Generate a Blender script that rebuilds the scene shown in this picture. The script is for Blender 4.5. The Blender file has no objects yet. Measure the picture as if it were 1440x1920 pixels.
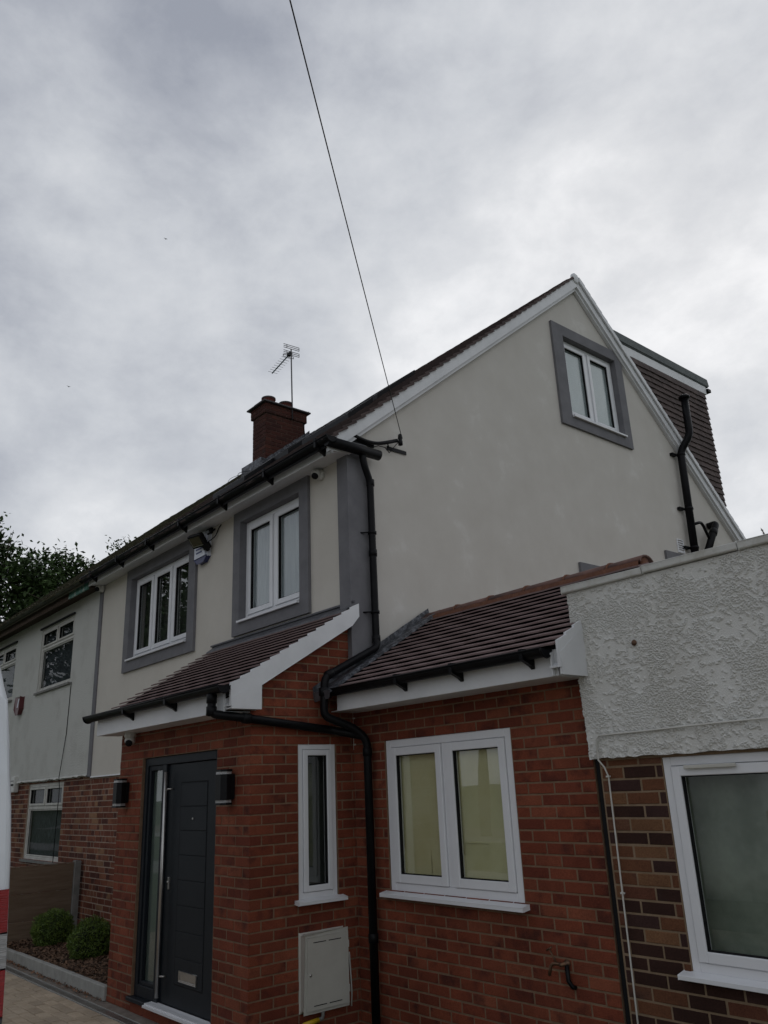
import bpy, bmesh, math, random
from mathutils import Vector, Matrix, noise
from mathutils.geometry import tessellate_polygon
R = math.radians
random.seed(7)
scene = bpy.context.scene
COL = scene.collection

# ------------------------------------------------------------------ camera, sky, sun, exposure
GZ = -0.28                                   # ground level (z = 0 is one brick course above the porch plinth)
CAM = Vector((5.8133, -3.4558, 1.5093))
yaw, pitch, roll = R(49.57986806), R(18.82615785), R(-2.47109471)
fwd = Vector((-math.sin(yaw)*math.cos(pitch), math.cos(yaw)*math.cos(pitch), math.sin(pitch)))
rgt = Vector((math.cos(yaw), math.sin(yaw), 0)); up = rgt.cross(fwd)
r2 = math.cos(roll)*rgt + math.sin(roll)*up; u2 = -math.sin(roll)*rgt + math.cos(roll)*up
cam = bpy.data.objects.new('camera', bpy.data.cameras.new('camera'))
COL.objects.link(cam)
cam.matrix_world = Matrix(((r2.x, u2.x, -fwd.x, CAM.x), (r2.y, u2.y, -fwd.y, CAM.y), (r2.z, u2.z, -fwd.z, CAM.z), (0, 0, 0, 1)))
cam.data.sensor_fit = 'VERTICAL'; cam.data.sensor_height = 24.0
cam.data.lens = 24.0*1515.93/1920.0
cam.data.clip_start = 0.05; cam.data.clip_end = 4000
scene.camera = cam

SUN_EL, SUN_AZ = R(37), R(-24)               # azimuth from +Y towards +X
world = bpy.data.worlds.new('World'); scene.world = world; world.use_nodes = True
nt = world.node_tree; nt.nodes.clear()
N = nt.nodes.new; L = nt.links.new
wo = N('ShaderNodeOutputWorld'); bg = N('ShaderNodeBackground'); bg.inputs['Strength'].default_value = 0.1
L(bg.outputs[0], wo.inputs[0])
sky = N('ShaderNodeTexSky'); sky.sky_type = 'NISHITA'; sky.sun_disc = False
sky.sun_elevation = SUN_EL; sky.sun_rotation = SUN_AZ
tc = N('ShaderNodeTexCoord')
mp = N('ShaderNodeMapping'); mp.inputs['Scale'].default_value = (1, 1, 1.5); mp.inputs['Location'].default_value = (9.9, 1.3, 0.2)
L(tc.outputs['Generated'], mp.inputs[0])
def wnoise(sc, det, rough, dist=0.0):
    n = N('ShaderNodeTexNoise'); n.inputs['Scale'].default_value = sc; n.inputs['Detail'].default_value = det
    n.inputs['Roughness'].default_value = rough; n.inputs['Distortion'].default_value = dist
    L(mp.outputs[0], n.inputs['Vector']); return n
def ramp(src, stops):
    r = N('ShaderNodeValToRGB'); e = r.color_ramp.elements
    while len(e) < len(stops): e.new(0.5)
    for el, (p, c) in zip(e, stops):
        el.position = p; el.color = (*c, 1)
    L(src, r.inputs[0]); return r
n1 = wnoise(1.1, 7, 0.46, 0.1); n2 = wnoise(5.5, 8, 0.6, 0.1)
mixn = N('ShaderNodeMix'); mixn.data_type = 'FLOAT'; mixn.inputs[0].default_value = 0.34
L(n1.outputs[0], mixn.inputs[2]); L(n2.outputs[0], mixn.inputs[3])
# thinner cloud round the hidden sun, thicker overhead
nrm = N('ShaderNodeVectorMath'); nrm.operation = 'NORMALIZE'; L(tc.outputs['Generated'], nrm.inputs[0])
dt = N('ShaderNodeVectorMath'); dt.operation = 'DOT_PRODUCT'; L(nrm.outputs[0], dt.inputs[0])
dt.inputs[1].default_value = (math.sin(SUN_AZ)*math.cos(SUN_EL), math.cos(SUN_AZ)*math.cos(SUN_EL), math.sin(SUN_EL))
mr = N('ShaderNodeMapRange'); mr.inputs[1].default_value = 0.55; mr.inputs[2].default_value = 1.0; mr.inputs[3].default_value = 0.0; mr.inputs[4].default_value = 0.10
L(dt.outputs['Value'], mr.inputs[0])
sep = N('ShaderNodeSeparateXYZ'); L(nrm.outputs[0], sep.inputs[0])
mz = N('ShaderNodeMapRange'); mz.inputs[1].default_value = 0.15; mz.inputs[2].default_value = 0.85; mz.inputs[3].default_value = 0.012; mz.inputs[4].default_value = -0.055
L(sep.outputs[2], mz.inputs[0])
a1 = N('ShaderNodeMath'); a1.operation = 'ADD'; L(mixn.outputs[0], a1.inputs[0]); L(mr.outputs[0], a1.inputs[1])
a2 = N('ShaderNodeMath'); a2.operation = 'ADD'; L(a1.outputs[0], a2.inputs[0]); L(mz.outputs[0], a2.inputs[1])
cr = ramp(a2.outputs[0], [(0.39, (2.8, 3.0, 3.5)), (0.465, (3.85, 4.05, 4.5)), (0.54, (5.1, 5.3, 5.65)), (0.61, (6.2, 6.35, 6.6)), (0.69, (8.0, 8.05, 8.2))])
mx = N('ShaderNodeMix'); mx.data_type = 'RGBA'; mx.inputs[0].default_value = 0.97
L(sky.outputs[0], mx.inputs[6]); L(cr.outputs[0], mx.inputs[7]); L(mx.outputs[2], bg.inputs[0])

sun = bpy.data.objects.new('sun', bpy.data.lights.new('sun', 'SUN')); COL.objects.link(sun)
sun.data.energy = 0.5; sun.data.angle = R(25); sun.data.color = (1.0, 0.97, 0.92)
sd = Vector((math.sin(SUN_AZ)*math.cos(SUN_EL), math.cos(SUN_AZ)*math.cos(SUN_EL), math.sin(SUN_EL)))
sun.rotation_euler = sd.to_track_quat('Z', 'Y').to_euler()
vs = scene.view_settings; vs.view_transform = 'Standard'; vs.look = 'None'; vs.gamma = 1; vs.exposure = 0.2; vs.use_curve_mapping = False
try:
    scene.cycles.max_bounces = 6; scene.cycles.transparent_max_bounces = 12
except Exception: pass

# ------------------------------------------------------------------ materials
MATS = {}
def mat(name, col, rough=0.6, col2=None, nscale=4.0, bump=0.0, bscale=60.0, metal=0.0, spec=0.5, vary=0.0, streak=None, ctr=(0.35, 0.65), coat=0.0, col3=None, bdist=0.01, world=True):
    m = bpy.data.materials.new(name); m.use_nodes = True
    t = m.node_tree; n = t.nodes; l = t.links
    b = n['Principled BSDF']
    b.inputs['Roughness'].default_value = rough; b.inputs['Metallic'].default_value = metal
    b.inputs['Specular IOR Level'].default_value = spec
    b.inputs['Coat Weight'].default_value = coat
    b.inputs['Base Color'].default_value = (*col, 1)
    tcn = n.new('ShaderNodeNewGeometry')
    co = tcn.outputs['Position']
    if streak:
        mpp = n.new('ShaderNodeMapping'); mpp.inputs['Scale'].default_value = streak; l.new(co, mpp.inputs[0]); sco = mpp.outputs[0]
    else: sco = co
    out = None
    if col2:
        nz = n.new('ShaderNodeTexNoise'); nz.inputs['Scale'].default_value = nscale; nz.inputs['Detail'].default_value = 6; nz.inputs['Roughness'].default_value = 0.65
        l.new(sco, nz.inputs['Vector'])
        r = n.new('ShaderNodeValToRGB'); r.color_ramp.elements[0].position = ctr[0]; r.color_ramp.elements[1].position = ctr[1]
        r.color_ramp.elements[0].color = (*col, 1); r.color_ramp.elements[1].color = (*col2, 1)
        if col3:
            e = r.color_ramp.elements.new(min(0.99, ctr[1]+0.1)); e.color = (*col3, 1)
        l.new(nz.outputs[0], r.inputs[0]); out = r.outputs[0]
    if vary:
        oi = n.new('ShaderNodeObjectInfo'); g2 = n.new('ShaderNodeNewGeometry')
        ad = n.new('ShaderNodeMath'); ad.operation = 'ADD'; l.new(oi.outputs['Random'], ad.inputs[0]); l.new(g2.outputs['Random Per Island'], ad.inputs[1])
        fr = n.new('ShaderNodeMath'); fr.operation = 'FRACT'; l.new(ad.outputs[0], fr.inputs[0])
        mrr = n.new('ShaderNodeMapRange'); mrr.inputs[3].default_value = 1-vary; mrr.inputs[4].default_value = 1+vary
        l.new(fr.outputs[0], mrr.inputs[0])
        hs = n.new('ShaderNodeHueSaturation'); l.new(mrr.outputs[0], hs.inputs['Value'])
        if out: l.new(out, hs.inputs['Color'])
        else: hs.inputs['Color'].default_value = (*col, 1)
        out = hs.outputs[0]
        m['frac'] = 1
    if out: l.new(out, b.inputs['Base Color'])
    if bump:
        nb = n.new('ShaderNodeTexNoise'); nb.inputs['Scale'].default_value = bscale; nb.inputs['Detail'].default_value = 5; nb.inputs['Roughness'].default_value = 0.6
        l.new(sco if streak else co, nb.inputs['Vector'])
        bp_ = n.new('ShaderNodeBump'); bp_.inputs['Strength'].default_value = bump; bp_.inputs['Distance'].default_value = bdist
        l.new(nb.outputs[0], bp_.inputs['Height']); l.new(bp_.outputs[0], b.inputs['Normal'])
    MATS[name] = m
    return m

def brick_mat(name, stops, nscale=9, dark=(0.05, 0.025, 0.02), darkpos=(0.56, 0.68)):
    """fired clay: each brick takes one of several colours, with sandy grain and burnt patches"""
    m = bpy.data.materials.new(name); m.use_nodes = True
    t = m.node_tree; n = t.nodes; l = t.links; b = n['Principled BSDF']; b.inputs['Roughness'].default_value = 0.88; b.inputs['Specular IOR Level'].default_value = 0.25
    oi = n.new('ShaderNodeObjectInfo'); ge = n.new('ShaderNodeNewGeometry')
    ad = n.new('ShaderNodeMath'); ad.operation = 'ADD'; l.new(oi.outputs['Random'], ad.inputs[0]); l.new(ge.outputs['Random Per Island'], ad.inputs[1])
    fr = n.new('ShaderNodeMath'); fr.operation = 'FRACT'; l.new(ad.outputs[0], fr.inputs[0])
    r = n.new('ShaderNodeValToRGB'); r.color_ramp.interpolation = 'CONSTANT' if len(stops) > 4 else 'LINEAR'
    while len(r.color_ramp.elements) < len(stops): r.color_ramp.elements.new(0.5)
    for e, (p, c) in zip(r.color_ramp.elements, stops): e.position = p; e.color = (*c, 1)
    l.new(fr.outputs[0], r.inputs[0])
    # 4D offset so that each brick has its own patches
    def nz(sc, det, k):
        q = n.new('ShaderNodeTexNoise'); q.noise_dimensions = '4D'; q.inputs['Scale'].default_value = sc; q.inputs['Detail'].default_value = det
        mu = n.new('ShaderNodeMath'); mu.operation = 'MULTIPLY'; mu.inputs[1].default_value = k; l.new(fr.outputs[0], mu.inputs[0]); l.new(mu.outputs[0], q.inputs['W'])
        l.new(ge.outputs['Position'], q.inputs['Vector']); return q
    q1 = nz(nscale, 5, 37.0)
    r1 = n.new('ShaderNodeValToRGB'); r1.color_ramp.elements[0].position = darkpos[0]; r1.color_ramp.elements[1].position = darkpos[1]
    r1.color_ramp.elements[0].color = (0, 0, 0, 1); r1.color_ramp.elements[1].color = (0.8, 0.8, 0.8, 1); l.new(q1.outputs[0], r1.inputs[0])
    m1 = n.new('ShaderNodeMix'); m1.data_type = 'RGBA'; l.new(r1.outputs[0], m1.inputs[0]); l.new(r.outputs[0], m1.inputs[6]); m1.inputs[7].default_value = (*dark, 1)
    q2 = nz(140, 3, 11.0)
    m2 = n.new('ShaderNodeMix'); m2.data_type = 'RGBA'; m2.blend_type = 'MULTIPLY'; m2.inputs[0].default_value = 0.55
    r3 = n.new('ShaderNodeValToRGB'); r3.color_ramp.elements[0].position = 0.3; r3.color_ramp.elements[1].position = 0.65
    r3.color_ramp.elements[0].color = (0.45, 0.4, 0.4, 1); r3.color_ramp.elements[1].color = (1.15, 1.15, 1.15, 1); l.new(q2.outputs[0], r3.inputs[0])
    l.new(m1.outputs[2], m2.inputs[6]); l.new(r3.outputs[0], m2.inputs[7]); 
    q4 = n.new('ShaderNodeTexNoise'); q4.inputs['Scale'].default_value = 1.6; q4.inputs['Detail'].default_value = 6; q4.inputs['Roughness'].default_value = 0.65; l.new(ge.outputs['Position'], q4.inputs['Vector'])
    r4 = n.new('ShaderNodeValToRGB'); r4.color_ramp.elements[0].position = 0.33; r4.color_ramp.elements[1].position = 0.62
    r4.color_ramp.elements[0].color = (0.66, 0.64, 0.64, 1); r4.color_ramp.elements[1].color = (1.08, 1.08, 1.08, 1); l.new(q4.outputs[0], r4.inputs[0])
    m4 = n.new('ShaderNodeMix'); m4.data_type = 'RGBA'; m4.blend_type = 'MULTIPLY'; m4.inputs[0].default_value = 1.0; l.new(m2.outputs[2], m4.inputs[6]); l.new(r4.outputs[0], m4.inputs[7]); l.new(m4.outputs[2], b.inputs['Base Color'])
    mp_ = n.new('ShaderNodeMapping'); mp_.inputs['Scale'].default_value = (60, 60, 110); l.new(ge.outputs['Position'], mp_.inputs[0])
    q3 = n.new('ShaderNodeTexNoise'); q3.inputs['Scale'].default_value = 1; q3.inputs['Detail'].default_value = 6; q3.inputs['Roughness'].default_value = 0.7; l.new(mp_.outputs[0], q3.inputs['Vector'])
    bu = n.new('ShaderNodeBump'); bu.inputs['Strength'].default_value = 0.6; bu.inputs['Distance'].default_value = 0.006
    l.new(q3.outputs[0], bu.inputs['Height']); l.new(bu.outputs[0], b.inputs['Normal'])
    MATS[name] = m; return m

def glass_mat(name, tint, refl=1.0, rough=0.0):
    m = bpy.data.materials.new(name); m.use_nodes = True
    t = m.node_tree; n = t.nodes; l = t.links; n.remove(n['Principled BSDF'])
    tr = n.new('ShaderNodeBsdfTransparent'); tr.inputs[0].default_value = (*tint, 1)
    gl = n.new('ShaderNodeBsdfGlossy'); gl.inputs['Roughness'].default_value = rough
    fr = n.new('ShaderNodeLayerWeight'); fr.inputs['Blend'].default_value = 0.5
    pw_ = n.new('ShaderNodeMath'); pw_.operation = 'POWER'; pw_.inputs[1].default_value = 4.0
    nz = n.new('ShaderNodeTexNoise'); nz.inputs['Scale'].default_value = 1.3; nz.inputs['Detail'].default_value = 1
    ge = n.new('ShaderNodeNewGeometry'); l.new(ge.outputs['Position'], nz.inputs['Vector'])
    bu = n.new('ShaderNodeBump'); bu.inputs['Strength'].default_value = 0.35; bu.inputs['Distance'].default_value = 0.006; l.new(nz.outputs[0], bu.inputs['Height'])
    l.new(bu.outputs[0], gl.inputs['Normal'])
    l.new(fr.outputs['Facing'], pw_.inputs[0])
    mu = n.new('ShaderNodeMath'); mu.operation = 'MULTIPLY_ADD'; mu.use_clamp = True; mu.inputs[1].default_value = 0.85*refl; mu.inputs[2].default_value = 0.075*refl; l.new(pw_.outputs[0], mu.inputs[0])
    mi = n.new('ShaderNodeMixShader'); l.new(mu.outputs[0], mi.inputs[0]); l.new(tr.outputs[0], mi.inputs[1]); l.new(gl.outputs[0], mi.inputs[2])
    l.new(mi.outputs[0], n['Material Output'].inputs[0]); MATS[name] = m; return m

M_BRICK = brick_mat('red_brick', [(0.0, (0.205, 0.051, 0.026)), (0.35, (0.240, 0.066, 0.034)), (0.7, (0.160, 0.039, 0.022)), (1.0, (0.270, 0.084, 0.044))], nscale=7, dark=(0.055, 0.018, 0.015), darkpos=(0.53, 0.70))
M_BRICK_OLD = brick_mat('weathered_red_brick', [(0.0, (0.150, 0.050, 0.028)), (0.2, (0.210, 0.076, 0.042)), (0.4, (0.175, 0.058, 0.034)), (0.62, (0.098, 0.036, 0.026)), (0.78, (0.250, 0.105, 0.060)), (0.93, (0.28, 0.155, 0.085))], nscale=6, dark=(0.05, 0.02, 0.018))
M_BRICK_MULTI = brick_mat('multicoloured_brick', [(0.0, (0.050, 0.022, 0.016)), (0.30, (0.180, 0.076, 0.038)), (0.50, (0.235, 0.120, 0.060)), (0.64, (0.150, 0.058, 0.034)), (0.78, (0.062, 0.030, 0.026)), (0.9, (0.165, 0.078, 0.046))], nscale=5, dark=(0.055, 0.03, 0.028), darkpos=(0.6, 0.75))
M_BRICK_STACK = brick_mat('sooty_chimney_brick', [(0.0, (0.060, 0.021, 0.015)), (0.4, (0.080, 0.026, 0.018)), (0.7, (0.045, 0.017, 0.014)), (1.0, (0.10, 0.035, 0.023))])
M_MORTAR = mat('tan_mortar', (0.165, 0.10, 0.06), 0.95, (0.225, 0.145, 0.09), 14, 0.5, 160)
M_MORTAR_OLD = mat('pale_mortar', (0.28, 0.21, 0.16), 0.95, (0.38, 0.30, 0.235), 20, 0.6, 120)
M_MORTAR_G = mat('sandy_mortar', (0.20, 0.14, 0.085), 0.95, (0.26, 0.185, 0.12), 14, 0.5, 160)
M_MORTAR_DK = mat('sooty_mortar', (0.07, 0.04, 0.03), 0.95, (0.11, 0.06, 0.045), 14, 0.5, 160)
M_RENDER = mat('cream_render', (0.54, 0.508, 0.45), 0.9, (0.585, 0.555, 0.495), 1.6, 0.35, 190, col3=(0.59, 0.56, 0.51), bdist=0.004)
M_RENDER_G = mat('gable_render', (0.53, 0.503, 0.457), 0.9, (0.57, 0.545, 0.50), 2.2, 0.35, 190, col3=(0.63, 0.61, 0.57), ctr=(0.30, 0.60), bdist=0.004)
M_GREY = mat('grey_painted_render', (0.135, 0.134, 0.144), 0.85, (0.172, 0.170, 0.180), 5, 0.3, 160, bdist=0.004)
M_ROUGH = mat('white_roughcast', (0.60, 0.60, 0.56), 0.9, (0.46, 0.45, 0.41), 2.2, 1.0, 75, ctr=(0.5, 0.8), bdist=0.02)
M_DASH = mat('painted_pebbledash', (0.68, 0.68, 0.65), 0.8, (0.56, 0.55, 0.51), 1.3, 0.6, 160, ctr=(0.42, 0.75), bdist=0.008, streak=(2.5, 2.5, 0.5))
M_COPE = mat('painted_coping', (0.52, 0.52, 0.49), 0.8, (0.36, 0.34, 0.29), 6.0, 0.4, 60, ctr=(0.45, 0.75))
M_UPVC = mat('white_upvc', (0.74, 0.75, 0.77), 0.32, (0.70, 0.71, 0.73), 3.0)
M_FASCIA = mat('white_fascia', (0.70, 0.71, 0.72), 0.4, (0.60, 0.61, 0.62), 2.5)
M_OLDPAINT = mat('peeling_green_paint', (0.06, 0.17, 0.13), 0.7, (0.36, 0.42, 0.37), 9, 0.6, 50, ctr=(0.5, 0.62))
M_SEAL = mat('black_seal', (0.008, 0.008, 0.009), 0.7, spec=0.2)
M_BLACK = mat('black_plastic', (0.003, 0.003, 0.004), 0.42, (0.007, 0.007, 0.008), 8, 0.06, 40, spec=0.14)
M_BLACKM = mat('matt_black_metal', (0.005, 0.005, 0.006), 0.45, spec=0.2)
M_ANTH = mat('anthracite_door', (0.008, 0.0115, 0.016), 0.5, (0.011, 0.015, 0.020), 3, 0.12, 300, spec=0.22)
M_STEEL = mat('brushed_steel', (0.55, 0.54, 0.52), 0.3, (0.42, 0.41, 0.39), 5, metal=0.9)
M_TILE = mat('brown_roof_tile', (0.195, 0.138, 0.132), 0.85, (0.235, 0.172, 0.165), 3, 0.4, 90, vary=0.06, bdist=0.004, spec=0.3)
M_TILE_M = mat('brown_main_roof_tile', (0.060, 0.042, 0.040), 0.9, (0.085, 0.060, 0.055), 6, 0.6, 70, vary=0.2, bdist=0.006)
M_TILE_OLD = mat('mossy_roof_tile', (0.075, 0.055, 0.036), 0.92, (0.055, 0.065, 0.025), 7, 1.0, 50, vary=0.3, col3=(0.12, 0.10, 0.06), bdist=0.02)
M_TILE_H = mat('hanging_tile', (0.068, 0.048, 0.044), 0.85, (0.09, 0.064, 0.058), 5, 0.5, 90, vary=0.18, bdist=0.005)
M_RIDGE = mat('clay_ridge_tile', (0.085, 0.045, 0.038), 0.75, (0.17, 0.085, 0.065), 6, 0.5, 60, vary=0.12)
M_BED = mat('ridge_mortar', (0.19, 0.085, 0.050), 0.95, (0.13, 0.055, 0.035), 12, 0.8, 60, bdist=0.01)
M_LEAD = mat('lead_flashing', (0.040, 0.042, 0.048), 0.33, (0.16, 0.17, 0.19), 16, 1.0, 28, metal=0.4, bdist=0.035, ctr=(0.45, 0.62))
M_LEAD_DK = mat('dark_lead', (0.075, 0.075, 0.085), 0.5, (0.12, 0.12, 0.13), 7, 0.5, 30, metal=0.25, bdist=0.02)
M_FELT = mat('grey_grp_roof_edge', (0.085, 0.098, 0.098), 0.7, (0.12, 0.135, 0.13), 6, 0.6, 60)
M_CONC = mat('concrete', (0.27, 0.27, 0.25), 0.9, (0.36, 0.36, 0.335), 8, 0.5, 80)
M_CONC_DK = mat('weathered_concrete_post', (0.15, 0.15, 0.14), 0.9, (0.22, 0.215, 0.20), 8, 0.5, 80)
M_STAIN = mat('dark_concrete_strip', (0.14, 0.115, 0.095), 0.95, (0.22, 0.19, 0.16), 7, 0.6, 60)
M_PAVER = mat('buff_paver', (0.38, 0.30, 0.21), 0.9, (0.47, 0.38, 0.28), 9, 0.6, 90, vary=0.16)
M_SANDJ = mat('jointing_sand', (0.10, 0.08, 0.06), 0.95, (0.14, 0.115, 0.09), 20, 0.6, 120)
M_ASPH = mat('asphalt', (0.045, 0.045, 0.047), 0.9, (0.065, 0.065, 0.066), 6, 0.6, 120)
M_GRASS = mat('short_grass', (0.030, 0.055, 0.015), 0.95, (0.055, 0.085, 0.025), 8, 1.0, 60)
M_SOIL = mat('dark_soil', (0.045, 0.028, 0.018), 0.98, (0.075, 0.048, 0.03), 14, 1.0, 60, bdist=0.03)
M_BARK = mat('bark_chip', (0.11, 0.06, 0.035), 0.95, (0.17, 0.10, 0.06), 20, vary=0.55)
M_LEAFL = mat('dry_leaf', (0.17, 0.085, 0.045), 0.85, vary=0.5)
M_BOX = mat('box_leaf', (0.050, 0.095, 0.012), 0.6, (0.12, 0.18, 0.022), 14, vary=0.45)
M_BOXCORE = mat('box_twig', (0.012, 0.018, 0.006), 0.95)
M_LEAFA = mat('tree_leaf', (0.026, 0.052, 0.012), 0.75, (0.050, 0.092, 0.020), 1.2, vary=0.5)
M_CONIF = mat('conifer_needles', (0.018, 0.030, 0.014), 0.8, (0.03, 0.05, 0.02), 3, vary=0.4)
M_TRUNK = mat('tree_bark', (0.06, 0.045, 0.033), 0.95, (0.10, 0.08, 0.06), 9, 0.9, 30, streak=(3, 3, 0.6))
M_WOOD = mat('weathered_fence_board', (0.125, 0.085, 0.055), 0.9, (0.185, 0.132, 0.09), 3.0, 0.5, 30, streak=(6, 0.8, 9), vary=0.12)
M_WHITEP = mat('white_van_paint', (0.72, 0.76, 0.80), 0.22, (0.66, 0.70, 0.74), 1.5, coat=0.6)
M_REDL = mat('red_lens', (0.30, 0.008, 0.012), 0.18, (0.20, 0.005, 0.008), 60, 0.5, 80, streak=(0.2, 0.2, 3), coat=0.5)
M_CLEARL = mat('clear_lens', (0.42, 0.42, 0.42), 0.2, (0.25, 0.25, 0.25), 60, 0.6, 60, streak=(0.2, 0.2, 3), coat=0.5)
M_TYRE = mat('tyre_rubber', (0.02, 0.02, 0.02), 0.8)
M_CAMW = mat('white_camera_shell', (0.55, 0.55, 0.52), 0.4)
M_GASB = mat('cream_meter_box', (0.52, 0.51, 0.46), 0.5, (0.46, 0.45, 0.405), 3, 0.15, 90)
M_ALARMW = mat('white_alarm_box', (0.68, 0.71, 0.78), 0.4)
M_ALARMB = mat('navy_alarm_base', (0.02, 0.025, 0.10), 0.35)
M_ALARMR = mat('maroon_alarm_box', (0.09, 0.012, 0.015), 0.35)
M_INK = mat('blue_print', (0.05, 0.07, 0.20), 0.6)
M_BLIND = mat('pale_roller_blind', (0.50, 0.56, 0.57), 0.9, (0.44, 0.50, 0.51), 2.0, streak=(1, 1, 0.3))
M_BLIND_D = mat('slate_net_curtain', (0.33, 0.37, 0.39), 0.9, (0.42, 0.46, 0.48), 5.0, 0.2, 40, streak=(6, 6, 0.4))
M_BLIND_Y = mat('yellow_paper', (0.58, 0.53, 0.29), 0.85, (0.66, 0.62, 0.38), 2.0, 0.2, 6)
M_NET = mat('dark_patterned_net', (0.018, 0.021, 0.026), 0.95, (0.06, 0.07, 0.078), 34, 0.3, 60, streak=(1.6, 1.6, 0.45), ctr=(0.42, 0.7))
M_ROOM = mat('dim_room', (0.050, 0.058, 0.050), 0.95, (0.075, 0.085, 0.07), 1.0)
M_ROOMG = mat('dim_green_room', (0.34, 0.38, 0.31), 0.95, (0.18, 0.21, 0.165), 1.6, ctr=(0.4, 0.62))
M_FROST = mat('frosted_sidelight', (0.12, 0.15, 0.145), 0.35, (0.16, 0.185, 0.175), 1.0, spec=0.6)
M_GLASS = glass_mat('window_glass', (0.95, 0.965, 0.96))
M_GLASS_OLD = glass_mat('old_window_glass', (0.9, 0.92, 0.92), 0.22)
M_GLASS_B = glass_mat('bay_glass', (0.92, 0.94, 0.92), 0.7)
M_COPPER = mat('old_brass', (0.16, 0.09, 0.05), 0.45, (0.09, 0.055, 0.04), 40, metal=0.7)
M_YELLOW = mat('yellow_gas_tape', (0.55, 0.36, 0.02), 0.5)
M_CABLEW = mat('white_cable', (0.55, 0.54, 0.50), 0.5)
M_POT = mat('terracotta_pot', (0.165, 0.045, 0.030), 0.8, (0.11, 0.032, 0.025), 6, 0.4, 40)
M_POTRIM = mat('sooty_pot_rim', (0.06, 0.055, 0.055), 0.8)
M_ALU = mat('dull_aluminium', (0.07, 0.07, 0.075), 0.6, metal=0.3)
M_CYAN = mat('blue_boom', (0.02, 0.09, 0.11), 0.5)
M_LAMPG = mat('floodlight_reflector', (0.13, 0.11, 0.075), 0.25, metal=0.6)
M_BIRD = mat('dark_feathers', (0.02, 0.02, 0.02), 0.9)
M_PLATE = mat('number_plate_yellow', (0.55, 0.42, 0.05), 0.4)

# ------------------------------------------------------------------ building helpers
W = {}
def link(name, mesh, parent=None, M=None, kind=None):
    o = bpy.data.objects.new(name, mesh); COL.objects.link(o)
    M = M or Matrix.Identity(4)
    if parent is not None:
        o.parent = parent; o.matrix_parent_inverse = W[parent].inverted()
    o.matrix_basis = M; W[o] = M
    if kind: o['kind'] = kind
    return o
def tag(o, label=None, cat=None, group=None, kind=None):
    if label: o['label'] = label
    if cat: o['category'] = cat
    if group: o['group'] = group
    if kind: o['kind'] = kind
    return o
def thing(name, label, cat, loc, group=None, kind=None, parent=None):
    return tag(link(name, None, parent, Matrix.Translation(Vector(loc))), label, cat, group, kind)

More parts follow.
